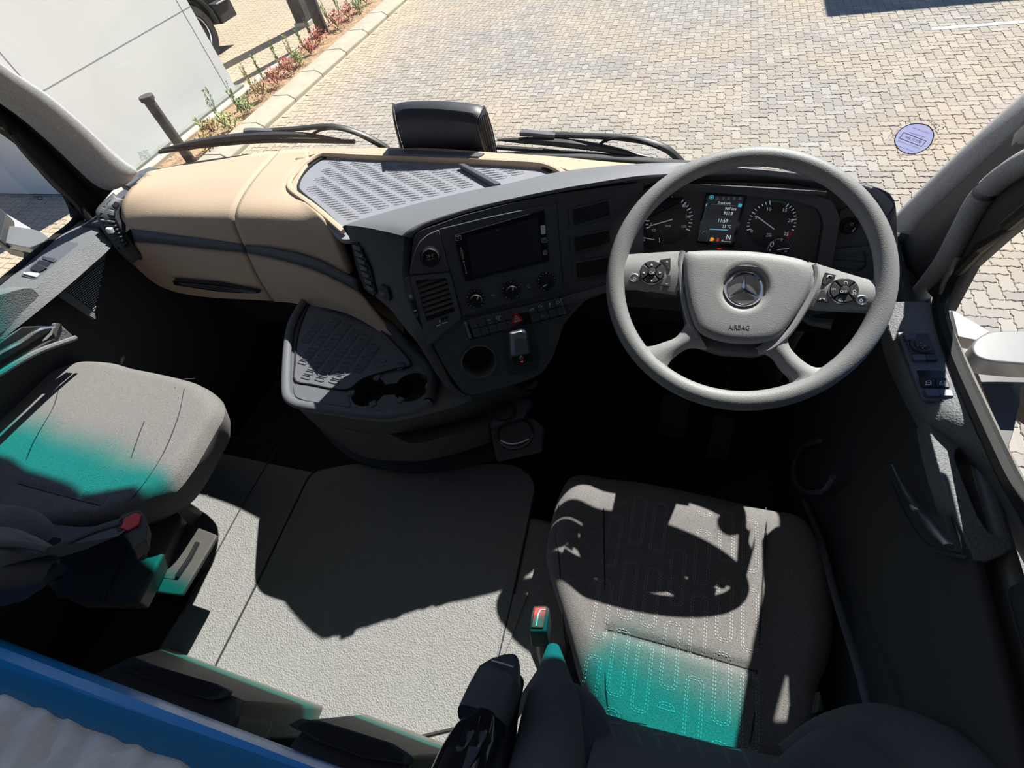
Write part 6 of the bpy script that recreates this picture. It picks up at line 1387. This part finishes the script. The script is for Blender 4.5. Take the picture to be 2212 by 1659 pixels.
# round sticker on the inside of the windscreen, read from outside
q0 = onws((1975, 302), -.004); ex = 1e-3
nx_ = A3(-.34*(q0[0]+.63)/.98/.98*-1, -1, .28*1.0); nx_ = A3(.34*(q0[0]+.63)/(.98*.98)*-1, -1, -.28*-1*-1)
gxx = (wsy(q0[0]+ex, CZ-q0[2])-wsy(q0[0], CZ-q0[2]))/ex; gzz = (wsy(q0[0], CZ-q0[2]-ex)-wsy(q0[0], CZ-q0[2]))/ex
ST = PL(q0, (gxx, -1, gzz))
stk = thing('windscreen_sticker', q0, 'round lilac dealer sticker seen from behind, right of the wheel on the windscreen', 'sticker')
g = G(); pp(g, ST, rs([np.array(zg(*p)) for p in ((1150, 405), (1400, 470), (1520, 680), (1400, 960), (1150, 1110), (920, 1135), (700, 1040), (575, 850), (650, 620), (880, 450))], 48, True), .0004, .001); dk = g.make('lilac_disc', 'sticker', stk, smooth=False)
oc = [ST.px(tuple(p), .0012) for p in rs([np.array(zg(*p)) for p in ((1150, 410), (1400, 475), (1515, 680), (1400, 955), (1150, 1105), (920, 1130), (705, 1040), (582, 850), (655, 620), (880, 455))], 60, True)]
G().tube(oc, .0007, 6, closed=True).make('outline', 'ink', stk)
g = G()
def mtx(s, a, b, hs=1.1): txt(g, ST, s, zg(*a), zg(*b), .0014, hs, mirror=True)
def rtx(s, a, b, hs=1.1): txt(g, ST, s, zg(*a), zg(*b), .0014, hs)
rtx('YNES 7ML BN5 ATEYP', (995, 515), (1395, 660)); rtx('SHOWROOM', (925, 640), (1275, 755)); rtx('MK31708', (825, 765), (1190, 885), 1.15); rtx('branch mar 11/autosales', (650, 832), (1160, 1015)); rtx('Reg Nat 14 / Wholesaler', (600, 940), (1055, 1100))
for a, b in (((800, 625), (1330, 830)), ((1330, 830), (1220, 960)), ((1220, 960), (695, 760)), ((695, 760), (800, 625))): stroke(g, ST, zg(*a), zg(*b), .8, .0014)
arc = [zg(850, 430), zg(940, 380), zg(1040, 350), zg(1120, 340), zg(1200, 330), zg(1300, 335), zg(1400, 375), zg(1480, 440), zg(1560, 510), zg(1630, 600)]
word = 'STUCKY MOTORS'; P_ = rs([np.array(p, float) for p in arc], len(word)+1)
for k, ch_ in enumerate(word):
    if ch_ == ' ': continue
    a, b = P_[len(word)-k-1], P_[len(word)-k]; a = a+(b-a)*.12; txt(g, ST, ch_, tuple(a), tuple(b-(b-a)*.12), .0014, 1.15, mirror=True)
for s, a, b in (('011 123 4150', (480, 820), (690, 560)), ('Johannesburg', (430, 770), (560, 570)), ('041 555 1060', (1380, 1060), (1600, 780)), ('Bloemfontein', (1490, 1060), (1660, 840)), ('013 524 9168', (620, 1110), (940, 1190)), ('Port Retief', (610, 1170), (860, 1240))): mtx(s, a, b, 1.)
g.make('lettering', 'ink', stk, smooth=False)
# small maker's print at the foot of the passenger side of the windscreen and on the side glass
q1 = onws((318, 335), -.002); PR = PL(q1, (0, -1, .28)); g = G()
for s, a, b in (('SEKURIT', (300, 335), (322, 330)), ('LAMINATED', (302, 341), (326, 336)), ('E1 43R-001', (306, 347), (330, 341))): txt(g, PR, s, a, b, .0005, 1., mirror=False)
g.make('glass_marking', 'print', label='tiny grey glass marking low at the left end of the windscreen', cat='glass marking', smooth=False)
g = G(); R_ = random.Random(2)
for s, pln, cen in ((1, PL(A3(XL+.002, .8, CZ-.5), (1, 0, 0)), (97, 434)),):
    ringm(g, pln, pln.px((86, 428)), .004, .006, 12); txt(g, pln, 'E1 43R', (66, 432), (82, 427), .0005)
g.make('glass_marking', 'ink', label='small dark marking in the passenger window glass', cat='glass marking', smooth=False)
